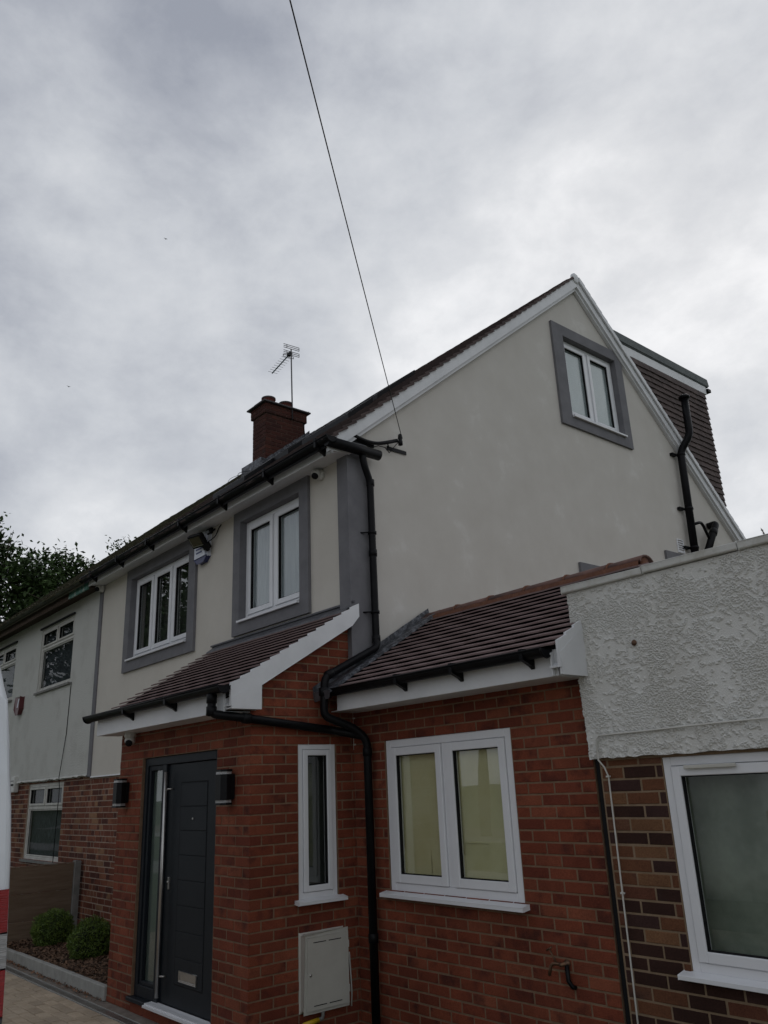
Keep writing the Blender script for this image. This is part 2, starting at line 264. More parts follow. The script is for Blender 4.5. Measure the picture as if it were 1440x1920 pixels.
class MB:
    def __init__(s): s.v = []; s.f = []; s.mi = []; s.m = 0; s.sm = []; s.smooth = False
    def add(s, vs, fs):
        k = len(s.v); s.v += [tuple(p) for p in vs]; s.f += [tuple(i+k for i in f) for f in fs]
        s.mi += [s.m]*len(fs); s.sm += [s.smooth]*len(fs); return s
    def box(s, x0, x1, y0, y1, z0, z1):
        x0, x1 = sorted((x0, x1)); y0, y1 = sorted((y0, y1)); z0, z1 = sorted((z0, z1))
        vs = [(x, y, z) for x in (x0, x1) for y in (y0, y1) for z in (z0, z1)]
        return s.add(vs, [(0, 1, 3, 2), (4, 6, 7, 5), (0, 4, 5, 1), (2, 3, 7, 6), (0, 2, 6, 4), (1, 5, 7, 3)])
    def obox(s, c, ax, ay, az):     # centre and three half-axis vectors
        c, ax, ay, az = map(Vector, (c, ax, ay, az))
        vs = [c+ax*i+ay*j+az*k for i in (-1, 1) for j in (-1, 1) for k in (-1, 1)]
        return s.add(vs, [(0, 1, 3, 2), (4, 6, 7, 5), (0, 4, 5, 1), (2, 3, 7, 6), (0, 2, 6, 4), (1, 5, 7, 3)])
    def prism(s, poly, fn, d0, d1):  # poly of (u, z); fn(u, d, z)
        n = len(poly); a = [fn(u, d0, z) for u, z in poly]; b = [fn(u, d1, z) for u, z in poly]
        tr = tessellate_polygon([[Vector((u, z, 0)) for u, z in poly]])
        fs = [tuple(t) for t in tr]+[tuple(i+n for i in reversed(t)) for t in tr]
        fs += [(i, (i+1) % n, (i+1) % n+n, i+n) for i in range(n)]
        return s.add(a+b, fs)
    def slab(s, poly, holes, fn, d0, d1):
        loops = [poly]+holes; flat = [p for lp in loops for p in lp]; n = len(flat)
        tr = tessellate_polygon([[Vector((u, z, 0)) for u, z in lp] for lp in loops])
        fs = [tuple(t) for t in tr]+[tuple(i+n for i in reversed(t)) for t in tr]
        k = 0
        for lp in loops:
            m = len(lp); fs += [(k+i, k+(i+1) % m, k+(i+1) % m+n, k+i+n) for i in range(m)]; k += m
        return s.add([fn(u, d0, z) for u, z in flat]+[fn(u, d1, z) for u, z in flat], fs)
    def tube(s, path, r, seg=10, cap=True):
        path = [Vector(p) for p in path]; rs = r if isinstance(r, (list, tuple)) else [r]*len(path)
        s.smooth = True
        vs = []; t0 = None; a = None
        for i, p in enumerate(path):
            t = ((path[i+1]-p) if i == 0 else (p-path[i-1]) if i == len(path)-1 else ((path[i+1]-p).normalized()+(p-path[i-1]).normalized())).normalized()
            if a is None:
                a = t.orthogonal().normalized()
            else:
                a = (a-t*a.dot(t)).normalized()
            b = t.cross(a)
            vs += [p+(a*math.cos(2*math.pi*k/seg)+b*math.sin(2*math.pi*k/seg))*rs[i] for k in range(seg)]
        fs = []
        for i in range(len(path)-1):
            for k in range(seg):
                k2 = (k+1) % seg; fs.append((i*seg+k, i*seg+k2, (i+1)*seg+k2, (i+1)*seg+k))
        s.add(vs, fs)
        s.smooth = False
        if cap:
            n = len(s.v)-len(vs); s.f += [tuple(n+k for k in reversed(range(seg))), tuple(n+(len(path)-1)*seg+k for k in range(seg))]
            s.mi += [s.m]*2; s.sm += [False]*2
        return s
    def lathe(s, c, axis, prof, seg=20):   # prof: (radius, height along axis)
        c = Vector(c); ax = Vector(axis).normalized(); a = ax.orthogonal().normalized(); b = ax.cross(a); vs = []
        for r_, h in prof: vs += [c+ax*h+(a*math.cos(2*math.pi*k/seg)+b*math.sin(2*math.pi*k/seg))*max(r_, 1e-4) for k in range(seg)]
        fs = [(i*seg+k, i*seg+(k+1) % seg, (i+1)*seg+(k+1) % seg, (i+1)*seg+k) for i in range(len(prof)-1) for k in range(seg)]
        s.smooth = True; s.add(vs, fs); s.smooth = False; return s
    def mesh(s, name, mats, bevel=0.0, recalc=True):
        me = bpy.data.meshes.new(name); me.from_pydata(s.v, [], s.f)
        for m in (mats if isinstance(mats, (list, tuple)) else [mats]): me.materials.append(m)
        me.polygons.foreach_set('material_index', s.mi); me.polygons.foreach_set('use_smooth', s.sm)
        if recalc or bevel:
            bm = bmesh.new(); bm.from_mesh(me)
            if bevel:
                bmesh.ops.bevel(bm, geom=[e for e in bm.edges if len(e.link_faces) == 2 and e.calc_face_angle(0) > 0.5], offset=bevel, segments=1, affect='EDGES', profile=0.5)
            bmesh.ops.recalc_face_normals(bm, faces=bm.faces); bm.to_mesh(me); bm.free()
        me.update(); return me
    def build(s, name, mats, parent=None, bevel=0.0, kind=None, label=None):
        o = link(name, s.mesh(name, mats, bevel), parent, None, kind)
        if label: o['label'] = label
        return o
def front(y0): return lambda u, d, z: (u, y0-d, z)
def side(x0): return lambda u, d, z: (x0+d, u, z)
def fbox(mb, fn, u0, u1, d0, d1, z0, z1):
    p, q = fn(u0, d0, z0), fn(u1, d1, z1); return mb.box(p[0], q[0], p[1], q[1], p[2], q[2])
def bend(pts, rad=0.05, n=5):
    """round the corners of a polyline"""
    pts = [Vector(p) for p in pts]; out = [pts[0]]
    for i in range(1, len(pts)-1):
        a = (pts[i-1]-pts[i]); b = (pts[i+1]-pts[i]); ra = min(rad, a.length*0.45, b.length*0.45)
        p0 = pts[i]+a.normalized()*ra; p1 = pts[i]+b.normalized()*ra
        for k in range(n+1):
            t = k/n; out.append(p0*(1-t)**2+pts[i]*2*t*(1-t)+p1*t*t)
    out.append(pts[-1]); return out

# ------------------------------------------------------------------ brickwork
BM = {}
def brick_mesh(l, h, d, m):
    key = (round(l, 3), round(h, 3), round(d, 3), m.name)
    if key not in BM:
        c = 0.003; b = MB()
        x, z = l/2, h/2
        vs = [(-x+c, -d, -z+c), (x-c, -d, -z+c), (x-c, -d, z-c), (-x+c, -d, z-c), (-x, -d+c, -z), (x, -d+c, -z), (x, -d+c, z), (-x, -d+c, z), (-x, 0, -z), (x, 0, -z), (x, 0, z), (-x, 0, z)]
        fs = [(0, 1, 2, 3)]
        for i in range(4):
            j = (i+1) % 4; fs += [(i, i+4, j+4, j), (i+4, i+8, j+8, j+4)]
        b.add(vs, fs); BM[key] = b.mesh('brick', m)
    return BM[key]
RNG = random.Random(3)
def brick_at(fn, u, z, l, h=0.065, d=0.02, m=None, jit=0.0020):
    """matrix and mesh of a brick whose face lies on the wall plane"""
    o = Vector(fn(u, -0.020+RNG.uniform(-1, 1.4)*jit, z)); ux = (Vector(fn(1, 0, 0))-Vector(fn(0, 0, 0))); n = Vector(fn(0, 1, 0))-Vector(fn(0, 0, 0))
    X, Y, Z = ux, -n, Vector((0, 0, 1))
    Mx = Matrix(((X.x, Y.x, Z.x, o.x), (X.y, Y.y, Z.y, o.y), (X.z, Y.z, Z.z, o.z), (0, 0, 0, 1))) @ Matrix.Rotation(RNG.uniform(-1, 1)*0.006, 4, 'Y')
    return (brick_mesh(l-RNG.choice((0, 0, 0.002)), h, d, m), Mx)
def courses(fn, u0, u1, z0, z1, holes, m, anchor, parity=0, flemish=False, gap=0.012, inside=None, hz=0.0635):
    out = []
    j0 = math.floor(z0/0.075)
    for j in range(j0, math.ceil(z1/0.075)):
        za = max(j*0.075, z0); zb = min((j+1)*0.075, z1)
        if zb-za < 0.03: continue
        # joint positions
        js = []
        if flemish:
            u = anchor-0.3375*60+((j % 2)*0.16875); k = 0
            while u < u1+0.4:
                js.append(u); ln = 0.225 if k % 2 == 0 else 0.1125
                if RNG.random() < 0.25: ln = 0.225 if ln < 0.2 else 0.1125
                u += ln; k += 1
        else:
            st = anchor+(0.1125 if (j+parity) % 2 else 0.0)
            k0 = math.floor((u0-st)/0.225)-1; js = [st+0.225*k for k in range(k0, k0+int((u1-u0)/0.225)+4)]
        zc = (j+0.5)*0.075
        spans = [(u0, u1)]
        for (a, b, c, d_) in holes:
            if zc > c and zc < d_:
                ns = []
                for s0, s1 in spans:
                    if b <= s0 or a >= s1: ns.append((s0, s1)); continue
                    if a > s0: ns.append((s0, a))
                    if b < s1: ns.append((b, s1))
                spans = ns
        for s0, s1 in spans:
            cut = [s0]+[q for q in js if s0+0.03 < q < s1-0.03]+[s1]
            for a, b in zip(cut, cut[1:]):
                if inside and not inside((a+b)/2, zc, a, b): continue
                ga = gap/2 if a > s0 or True else 0; l_ = b-a-gap
                out.append(brick_at(fn, (a+b)/2, (za+zb)/2, l_, min(hz, zb-za-0.010), 0.02, m))
    return out
def joined(items, name, parent, kind='stuff'):
    b = MB(); mats = []
    for me, Mx in items:
        if me.materials[0] not in mats: mats.append(me.materials[0])
        b.m = mats.index(me.materials[0])
        b.add([Mx @ v.co for v in me.vertices], [tuple(p.vertices) for p in me.polygons])
    o = link(name, b.mesh(name, mats, recalc=False), parent, None, kind); return o
def as_parts(items, name, parent):
    for me, Mx in items: link(name, me, parent, Mx)

# ------------------------------------------------------------------ roof tiles
def tile_mesh(w, l, t, m):
    key = ('tile', round(w, 3), l, t, m.name)
    if key not in BM:
        b = MB(); x = w/2; c = 0.003
        vs = [(-x, 0, 0), (0, -0.001, 0.0025), (x, 0, 0), (-x, 0, t), (0, -0.001, t+0.0025), (x, 0, t), (-x, l, 0), (0, l, 0.0025), (x, l, 0), (-x, l, t), (0, l, t+0.0025), (x, l, t)]
        fs = [(0, 1, 4, 3), (1, 2, 5, 4), (3, 4, 10, 9), (4, 5, 11, 10), (6, 9, 10, 7), (7, 10, 11, 8), (0, 3, 9, 6), (2, 8, 11, 5), (0, 6, 7, 1), (1, 7, 8, 2)]
        b.add(vs, fs); BM[key] = b.mesh('tile', m)
    return BM[key]
def tiles(o, ux, sx, nx, width, length, m, gauge=0.1, tw=0.165, t=0.013, keep=None, wob=0.004, tl=None, tiltk=1.6, rot=1.0):
    """o = eave corner, ux across, sx up the slope, nx outwards; keep(u, s) filters"""
    out = []; o, ux, sx, nx = map(Vector, (o, ux, sx, nx)); rows = int(length/gauge+0.5); tl = tl or gauge*1.6
    tilt = math.atan2(t*tiltk, gauge*1.6)
    for j in range(rows):
        off = tw/2 if j % 2 else 0; u = -off
        while u < width-0.02:
            a, b = max(u, 0), min(u+tw, width); u += tw
            if b-a < 0.03: continue
            if keep and not keep((a+b)/2, j*gauge): continue
            s2 = (sx*math.cos(tilt)-nx*math.sin(tilt)).normalized(); n2 = ux.cross(s2) if ux.cross(sx).dot(nx) > 0 else -ux.cross(s2)
            p = o+ux*((a+b)/2)+sx*(j*gauge+RNG.uniform(-1, 1)*wob)+nx*(t*tiltk+RNG.uniform(-1, 1)*wob*0.5)
            Mx = Matrix(((ux.x, s2.x, n2.x, p.x), (ux.y, s2.y, n2.y, p.y), (ux.z, s2.z, n2.z, p.z), (0, 0, 0, 1))) @ Matrix.Rotation(RNG.uniform(-1, 1)*0.012*rot, 4, 'Z') @ Matrix.Rotation(RNG.uniform(-1, 1)*0.010*rot, 4, 'Y')
            out.append((tile_mesh(b-a-0.0015, round(tl, 3), t, m), Mx))
    return out

# ------------------------------------------------------------------ windows
def window(parent, fn, u0, u1, z0, z1, lights, d=0.0, frame=0.05, sash=0.055, top=None, mframe=M_UPVC, glass=M_GLASS, blind=M_BLIND, sill=None, blind_d=0.09, depth=0.06, sashes=None, label=None, bfold=False):
    """frame with mullions; lights = relative widths; top = height share of a row of top lights; d = how far the outer face stands from the wall plane"""
    f = MB(); fr = frame
    us = [u0+fr/2]; tot = sum(lights); 
    for w_ in lights: us.append(us[-1]+(u1-u0-fr)*w_/tot)
    fbox(f, fn, u0, u0+fr, d-depth, d, z0, z1); fbox(f, fn, u1-fr, u1, d-depth, d, z0, z1)
    fbox(f, fn, u0+fr, u1-fr, d-depth, d, z0, z0+fr); fbox(f, fn, u0+fr, u1-fr, d-depth, d, z1-fr, z1)
    rows = [(z0+fr, z1-fr)]
    if top:
        zt = z1-(z1-z0)*top
        fbox(f, fn, u0+fr, u1-fr, d-depth, d-0.002, zt-fr/2, zt+fr/2); rows = [(z0+fr, zt-fr/2), (zt+fr/2, z1-fr)]
    for ri, (za, zb) in enumerate(rows):
        uu = us if (not top or ri == 1) else [us[0], us[-1]]
        for q in uu[1:-1]: fbox(f, fn, q-fr/2, q+fr/2, d-depth, d-0.004, za, zb)
    win = f.build('window', mframe, parent, 0.004, label=label)
    for ri, (za, zb) in enumerate(rows):
        uu = us if (not top or ri == 1) else [us[0], us[-1]]
        for i, (a, b) in enumerate(zip(uu, uu[1:])):
            a += fr/2+0.003; b -= fr/2+0.003; c, e = za+0.003, zb-0.003
            has = (sashes is None) or sashes[ri][i]
            sw = sash if has else 0.018
            sd_ = d+0.012 if has else d-0.012
            s_ = MB(); fbox(s_, fn, a, a+sw, d-depth+0.01, sd_, c, e); fbox(s_, fn, b-sw, b, d-depth+0.01, sd_, c, e)
            fbox(s_, fn, a+sw, b-sw, d-depth+0.01, sd_, c, c+sw); fbox(s_, fn, a+sw, b-sw, d-depth+0.01, sd_, e-sw, e)
            s_.build('sash', mframe, win, 0.004)
            g_ = MB(); k = 0.006
            for (p0, p1, q0, q1) in ((a+sw, a+sw+k, c+sw, e-sw), (b-sw-k, b-sw, c+sw, e-sw), (a+sw+k, b-sw-k, c+sw, c+sw+k), (a+sw+k, b-sw-k, e-sw-k, e-sw)):
                fbox(g_, fn, p0, p1, d-0.03, sd_-0.012, q0, q1)
            g_.build('seal', M_SEAL, win)
            p = MB(); fbox(p, fn, a+sw-0.004, b-sw+0.004, d-0.034, d-0.030, c+sw-0.004, e-sw+0.004); p.build('pane', glass, win)
    bl = MB()
    if bfold:
        n_ = 90; vs = []; 
        for i in range(n_+1):
            u = u0+(u1-u0)*i/n_; dd = d-depth-blind_d+0.006*math.sin(i*0.9+math.sin(i*0.37)*2)
            vs += [fn(u, dd, z0), fn(u, dd, z1)]
        bl.add(vs, [(2*i, 2*i+2, 2*i+3, 2*i+1) for i in range(n_)]); 
        for q in range(n_): bl.sm[-1-q] = True
        fbox(bl, fn, u0, u1, d-depth-blind_d-0.06, d-depth-blind_d-0.05, z0, z1)
    else: fbox(bl, fn, u0-0.02, u1+0.02, d-depth-blind_d-0.01, d-depth-blind_d, z0-0.02, z1+0.02)
    bl.build('curtain', blind, win)
    if sill:
        so, sh, ext = sill
        q = MB(); q.prism([(d-0.02, z0+0.006), (d+so, z0-0.012), (d+so, z0-sh), (d+so-0.012, z0-sh), (d-0.02, z0-sh+0.012)], (lambda dd, uu, zz: fn(uu, dd, zz)), u0-ext, u1+ext)
        q.build('sill', mframe, win, 0.002)
    return win
def surround(parent, fn, u0, u1, z0, z1, w, thick, m, gap_b=None, depth=0.0):
    a = w; gb = gap_b or w
    s_ = MB(); s_.slab([(u0, z0), (u1, z0), (u1, z1), (u0, z1)], [[(u0+a, z0+gb), (u1-a, z0+gb), (u1-a, z1-a), (u0+a, z1-a)]], fn, -depth, thick)
    return s_.build('window_surround', m, parent, 0.003)

# ================================================================== GROUND
g = MB(); g.box(-400, 400, -400, 400, GZ-1.0, GZ-0.03); g.build('ground', M_GRASS, None, kind='structure')
g = MB(); g.box(-60, 60, -15.5, -8.0, GZ-0.2, GZ-0.10); tag(g.build('road', M_ASPH), kind='structure')
g = MB(); g.box(-60, 60, -8.0, -6.2, GZ-0.2, GZ+0.0); tag(g.build('pavement', M_CONC), kind='structure')
g = MB(); g.box(-60, 60, -17.3, -15.5, GZ-0.2, GZ+0.0); tag(g.build('far_pavement', M_CONC), kind='structure')
MB().box(-60, 60, -22.0, -17.3, GZ-0.2, GZ-0.02).build('far_forecourt', M_STAIN, None, kind='structure')
drive = MB().box(-6.15, 9, -6.2, -0.205, GZ-0.1, GZ-0.012).build('driveway', M_SANDJ, None, kind='structure')
pv = []
BMp = None
for i in range(60):
    y = -0.21-0.105*i
    for k in range(70):
        x = -6.1+0.21*k+(0.105 if i % 2 else 0)
        if x > 8.8: continue
        pv.append((x+0.1, y-0.05))
def paver_mesh():
    b = MB(); x, y, h, c = 0.0985, 0.0485, 0.03, 0.006
    vs = [(-x, -y, -h), (x, -y, -h), (x, y, -h), (-x, y, -h), (-x, -y, -c), (x, -y, -c), (x, y, -c), (-x, y, -c), (-x+c, -y+c, 0), (x-c, -y+c, 0), (x-c, y-c, 0), (-x+c, y-c, 0)]
    fs = [(8, 9, 10, 11)]
    for i in range(4):
        j = (i+1) % 4; fs += [(i, j, j+4, i+4), (i+4, j+4, j+8, i+8)]
    b.add(vs, fs); return b.mesh('paver', M_PAVER)
pm = paver_mesh(); near = []; rest = []
for x, y in pv:
    Mx = Matrix.Translation((x, y, GZ+RNG.uniform(-0.002, 0.002))) @ Matrix.Rotation(RNG.uniform(-1, 1)*0.012, 4, 'Z')
    # the blocks the photograph shows lie in the wedge between the van and the porch
    v_ = Vector((x, y, GZ))-CAM; q = (v_.dot(r2)/v_.dot(fwd), v_.dot(u2)/v_.dot(fwd))
    vis = -0.485 < q[0] < -0.27 and -0.66 < q[1] < -0.50 and y < -0.2
    (near if vis else rest).append((pm, Mx))
near.sort(key=lambda t: (t[1].translation-CAM).length)
as_parts(near[:290], 'paver', drive); joined(near[290:]+rest, 'paving', drive)

# drain channel, dirt strip, kerb and bed
ch = thing('drain_channel', 'galvanised drain channel along the edge of the buff block paving', 'drain', (-3.0, -0.155, GZ))
c = MB(); c.box(-6.2, 0.2, -0.205, -0.195, GZ-0.05, GZ+0.004); c.box(-6.2, 0.2, -0.120, -0.110, GZ-0.05, GZ+0.004); c.box(-6.2, 0.2, -0.195, -0.120, GZ-0.05, GZ-0.03); c.build('channel_edge', M_CONC, ch)
for k in range(13):
    gr = MB(); x0 = -6.2+k*0.49
    for yy in (-0.192, -0.172, -0.152, -0.135): gr.box(x0+0.004, x0+0.484, yy, yy+0.011, GZ-0.008, GZ+0.002)
    for i in range(16): gr.box(x0+0.01+i*0.03, x0+0.016+i*0.03, -0.19, -0.125, GZ-0.012, GZ-0.001)
    gr.build('grating', M_STEEL, ch)
MB().box(-6.15, -2.57, -0.11, -0.02, GZ-0.1, GZ+0.001).build('dirt_strip', M_STAIN, None, kind='structure')
MB().box(-2.57, 0.3, -0.11, 0.0, GZ-0.1, GZ+0.002).build('paving_edge_strip', M_STAIN, None, kind='structure')
kb = MB().box(-6.14, -2.575, -0.018, 0.03, GZ-0.1, GZ-0.02).build('kerb', M_CONC_DK, None, kind='structure')
for k, (a, b) in enumerate(((-6.14, -5.28), (-5.27, -4.36), (-4.352, -3.44), (-3.435, -2.578))):
    MB().box(a, b, -0.022, 0.034, GZ+0.0, -0.152+RNG.uniform(-1, 1)*0.006).build('kerb_stone', M_CONC, kb, 0.008)
soil = MB(); nx_, ny_ = 70, 24; vs = []
def soil_h(x, y): return -0.175+0.06*max(0, (y-0.04)) + 0.018*noise.noise(Vector((x*3, y*3, 0)))+0.012*noise.noise(Vector((x*11, y*11, 4)))
for i in range(nx_+1):
    for j in range(ny_+1):
        x = -6.15+3.58*i/nx_; y = 0.034+1.01*j/ny_; vs.append((x, y, soil_h(x, y)))
soil.add(vs, [(i*(ny_+1)+j, (i+1)*(ny_+1)+j, (i+1)*(ny_+1)+j+1, i*(ny_+1)+j+1) for i in range(nx_) for j in range(ny_)])
soil.build('flower_bed', M_SOIL, None, kind='structure')
ck = MB(); rb = random.Random(5)
for i in range(9000):
    x, y = rb.uniform(-6.12, -2.6), rb.uniform(0.04, 1.02); z = soil_h(x, y)+rb.uniform(0.0, 0.018)
    a = rb.uniform(0, 6.3); l_ = rb.uniform(0.008, 0.026); w_ = rb.uniform(0.004, 0.012); t_ = rb.uniform(-0.6, 0.6)
    ux = Vector((math.cos(a)*math.cos(t_), math.sin(a)*math.cos(t_), math.sin(t_))); uy = Vector((-math.sin(a), math.cos(a), rb.uniform(-.4, .4)))
    p = Vector((x, y, z)); ck.add([p-ux*l_-uy*w_, p+ux*l_-uy*w_*0.6, p+ux*l_*0.9+uy*w_, p-ux*l_+uy*w_*0.7], [(0, 1, 2, 3)])
tag(link('bark_mulch', ck.mesh('bark_mulch', M_BARK, recalc=False)), 'brown bark mulch spread over the flower bed', 'mulch', kind='stuff')
lf = MB()
for i in range(420):
    x = rb.uniform(-6.1, -2.6); y = -0.02-abs(rb.gauss(0, 0.035)); z = GZ+0.004+rb.uniform(0, 0.012)
    a = rb.uniform(0, 6.3); l_ = rb.uniform(0.006, 0.022); t_ = rb.uniform(-0.8, 0.8)
    ux = Vector((math.cos(a), math.sin(a), t_)); uy = Vector((-math.sin(a), math.cos(a), -t_*0.5)); p = Vector((x, max(y, -0.105), z+abs(t_)*l_))
    lf.add([p-ux*l_, p-uy*l_*0.5, p+ux*l_, p+uy*l_*0.5], [(0, 1, 2, 3)])
tag(link('fallen_leaves', lf.mesh('fallen_leaves', M_LEAFL, recalc=False)), 'dry brown leaves lying between kerb and drain channel', 'leaves', kind='stuff')

# ================================================================== THE HOUSE
house = thing('house', 'cream rendered semi-detached house with red brick porch, grey window surrounds and brown tiled roof', 'house', (-3, 5, GZ))
YF, XG = 1.03, 0.03
RS, RR = 0.826, 0.93                      # front and rear slope of the main roof
YR, ZR = 5.20, 8.385
def zf(y): return ZR-RS*(YR-y)
def zr(y): return ZR-RR*(y-YR)
F = front(YF); Gf = side(XG)
bricks = []      # all bricks of the house: (mesh, matrix, wall)

# --- front wall, rendered
o1, o2 = (-2.00, -0.75, 3.305, 4.475), (-5.02, -3.20, 3.305, 4.475)
rect = lambda a, b, c, d: [(a, c), (b, c), (b, d), (a, d)]
fw = MB(); fw.slab([(-6.09, 1.832), (XG-0.004, 1.832), (XG-0.004, 4.64), (-6.09, 4.64)], [rect(*o1), rect(*o2)], F, -0.24, 0.0)
fw.build('front_wall', M_RENDER, house, 0)
b_ = MB(); fbox(b_, F, -6.09, -2.45, -0.004, 0.012, 1.815, 1.831); b_.build('render_stop_bead', M_UPVC, house)
# --- gable wall
gw = (4.76, 5.99, 6.05, 7.275)
poly = [(YF+0.242, GZ), (9.35, GZ), (9.35, zr(9.35)-0.2), (YR, ZR-0.26), (YF+0.242, zf(YF+0.242)-0.23)]
gb = MB(); gb.slab(poly, [rect(*gw)], Gf, -0.24, 0.0); gb.build('gable_wall', M_RENDER_G, house)
gb = MB(); gb.prism([(YF, 1.832), (YF+0.24, 1.832), (YF+0.24, zf(YF+0.24)-0.23), (YF, zf(YF)-0.23)], Gf, -0.003, 0.0); gb.build('gable_wall_edge', M_RENDER_G, house)
MB().box(-6.09, XG-0.245, 9.1, 9.34, GZ, 4.6).build('rear_wall', M_RENDER, house)
MB().box(-6.3, -6.1, 1.3, 9.3, GZ, 4.5).build('party_wall', M_RENDER, house)
# --- grey corner pilaster and party strip
p = MB(); p.prism([(-0.105, 2.2), (XG+0.0008, 2.2), (XG+0.0008, 4.60), (-0.105, 4.60)], F, 0.0, 0.032)
p.prism([(YF-0.0315, 2.2), (YF+0.215, 2.2), (YF+0.215, 4.75), (YF-0.0315, 4.75)], Gf, 0.0012, 0.0305); p.build('corner_pilaster', M_GREY, house)
p = MB(); fbox(p, Gf, YF+0.215, YF+0.245, 0.001, 0.008, 2.2, 4.8); p.build('corner_bead', M_RENDER, house)
p = MB(); fbox(p, F, -6.20, -6.085, -0.02, 0.02, 1.83, 4.60); p.build('party_strip', M_GREY, house, 0.003)
# --- upper windows with surrounds
def deep_surround(fn, u0, u1, z0, z1, i0, i1, j0, j1, t, back=0.06):
    s_ = MB(); s_.slab(rect(u0, u1, z0, z1), [rect(i0, i1, j0, j1)], fn, 0.0, t)
    for (a, b, c, d_) in ((i0, i0+0.004, j0, j1), (i1-0.004, i1, j0, j1), (i0, i1, j0, j0+0.004), (i0, i1, j1-0.004, j1)): fbox(s_, fn, a, b, -back, t-0.001, c, d_)
    return s_.build('window_surround', M_GREY, house)
deep_surround(F, -2.118, -0.612, 3.160, 4.618, -1.972, -0.768, 3.318, 4.468, 0.035)
deep_surround(F, -5.155, -3.045, 3.150, 4.612, -4.995, -3.225, 3.318, 4.455, 0.035)
window(house, F, -1.965, -0.775, 3.325, 4.462, (1, 1), d=-0.05, sashes=[[1, 1]], blind=M_BLIND_D, sill=(0.115, 0.035, 0.0), blind_d=-0.004, bfold=True, label='two-light white window above the porch roof')
window(house, F, -4.988, -3.232, 3.325, 4.449, (1, 1, 1), d=-0.05, sashes=[[1, 1, 1]], blind=M_ROOM, sill=(0.115, 0.035, 0.0), label='three-light white window reflecting a tree')
deep_surround(Gf, 4.555, 6.135, 5.895, 7.42, 4.775, 5.975, 6.06, 7.262, 0.035)
window(house, Gf, 4.782, 5.968, 6.068, 7.255, (1, 1), d=-0.05, sashes=[[1, 1]], blind=M_BLIND, sill=(0.12, 0.035, 0.0), blind_d=-0.015, label='two-light attic window with pale blinds down')
for (a, b, c, d_) in ((4.55, 6.05, 2.95, 4.02), (6.56, 7.9, 3.2, 4.48)):
    s_ = MB(); s_.slab(rect(a, b, c, d_), [rect(a+0.15, b-0.15, c+0.15, d_-0.15)], Gf, 0.001, 0.035); s_.build('window_surround', M_GREY, house)
    window(house, Gf, a+0.152, b-0.152, c+0.152, d_-0.152, (1, 1), d=0.02, depth=0.018, blind_d=-0.012, blind=M_BLIND)
# air brick with louvres
v = MB(); v.slab(rect(6.93, 7.10, 4.51, 4.715), [rect(6.945, 7.085, 4.525, 4.70)], Gf, 0.001, 0.016)
for k in range(5): v.prism([(0.002, 4.532+k*0.034), (0.018, 4.526+k*0.034), (0.018, 4.532+k*0.034), (0.002, 4.552+k*0.034)], lambda d, u, z: Gf(u, d, z), 6.945, 7.085)
v.build('air_vent', M_UPVC, house)

# --- brick below the render, left of the porch
ZB0 = GZ
mb_ = MB(); fbox(mb_, front(YF+0.02), -6.10, -2.50, -0.2, -0.0035, ZB0-0.1, 1.826); low_wall = mb_.build('lower_front_wall', M_MORTAR_OLD, house)
low_b = courses(front(YF+0.02), -6.10, -2.52, ZB0, 1.815, [], M_BRICK_OLD, -6.1, flemish=True)

# --- porch
PF, PS = front(0.0), side(0.0)
PX0 = -2.572
def pz(y): return 2.467+0.605*y          # top of the porch roof
door = (-2.032, -0.548, GZ, 1.876)
pw = MB()
pw.slab([(PX0, GZ-0.1), (door[0], GZ-0.1), (door[0], door[3]), (door[1], door[3]), (door[1], GZ-0.1), (-0.012, GZ-0.1), (-0.012, 2.30), (PX0, 2.30)], [], PF, -0.10, -0.0035)
pw.slab([(0.012, GZ-0.1), (YF+0.02, GZ-0.1), (YF+0.02, pz(YF)-0.10), (0.012, 2.33)], [rect(0.452, 0.838, 0.702, 1.886)], PS, -0.10, -0.0035)
pw.box(PX0, PX0+0.1, 0.10, YF, GZ, 2.4)
porch_wall = pw.build('porch_wall', M_MORTAR, house)
def quoin(j):
    z = (j+0.5)*0.075; d = 0.1025
    b = MB(); 
    if j % 2 == 0: dx, dy = 0.1025, 0.215
    else: dx, dy = 0.215, 0.1025
    key = ('q', j % 2)
    if key not in BM: BM[key] = b.box(-dx, 0, 0, dy, -0.0325, 0.0325).mesh('brick', M_BRICK, 0.003)
    return (BM[key], Matrix.Translation((RNG.uniform(-1, 1)*0.001, RNG.uniform(-1, 1)*0.001, z)))
pb = []
for j in range(-4, 30):
    pb.append(quoin(j))
for j in range(-4, 41):
    za, zb = max(GZ, j*0.075), (j+1)*0.075
    sh = (j % 2 == 0)
    # front, left of the quoin
    if j < 30:
        st = -0.1075 if sh else -0.220
        pb += [x for x in courses(PF, PX0, st+0.0, za+0.001, zb-0.001, [door], M_BRICK, st, j)]
    st = 0.220 if sh else 0.1075
    pb += courses(PS, st if j < 30 else 0.0, YF+0.02, za+0.001, zb-0.001, [(0.452, 0.838, 0.70, 1.886)], M_BRICK, st, j, inside=lambda u, z, a, b: z < pz(a)-0.12)

# --- side extension, flush with the front wall
EX1 = 2.502
ew = MB(); ewin = (0.425, 1.818, 0.735, 1.884)
ew.slab([(0.0, GZ-0.1), (EX1, GZ-0.1), (EX1, 2.33), (0.0, 2.33)], [rect(*ewin)], F, -0.22, -0.0035)
ew.box(EX1-0.2, EX1-0.004, YF+0.221, 1.9, GZ, 2.45); ew.box(EX1-0.2, EX1-0.004, 1.901, 8.5, GZ, 2.93); ew.box(0.035, EX1-0.201, YF+1.05, 8.5, 2.88, 2.93)
ext_wall = ew.build('extension_wall', M_MORTAR, house)
eb = courses(F, 0.0, EX1+0.005, GZ, 2.31, [ewin], M_BRICK, EX1, 0)
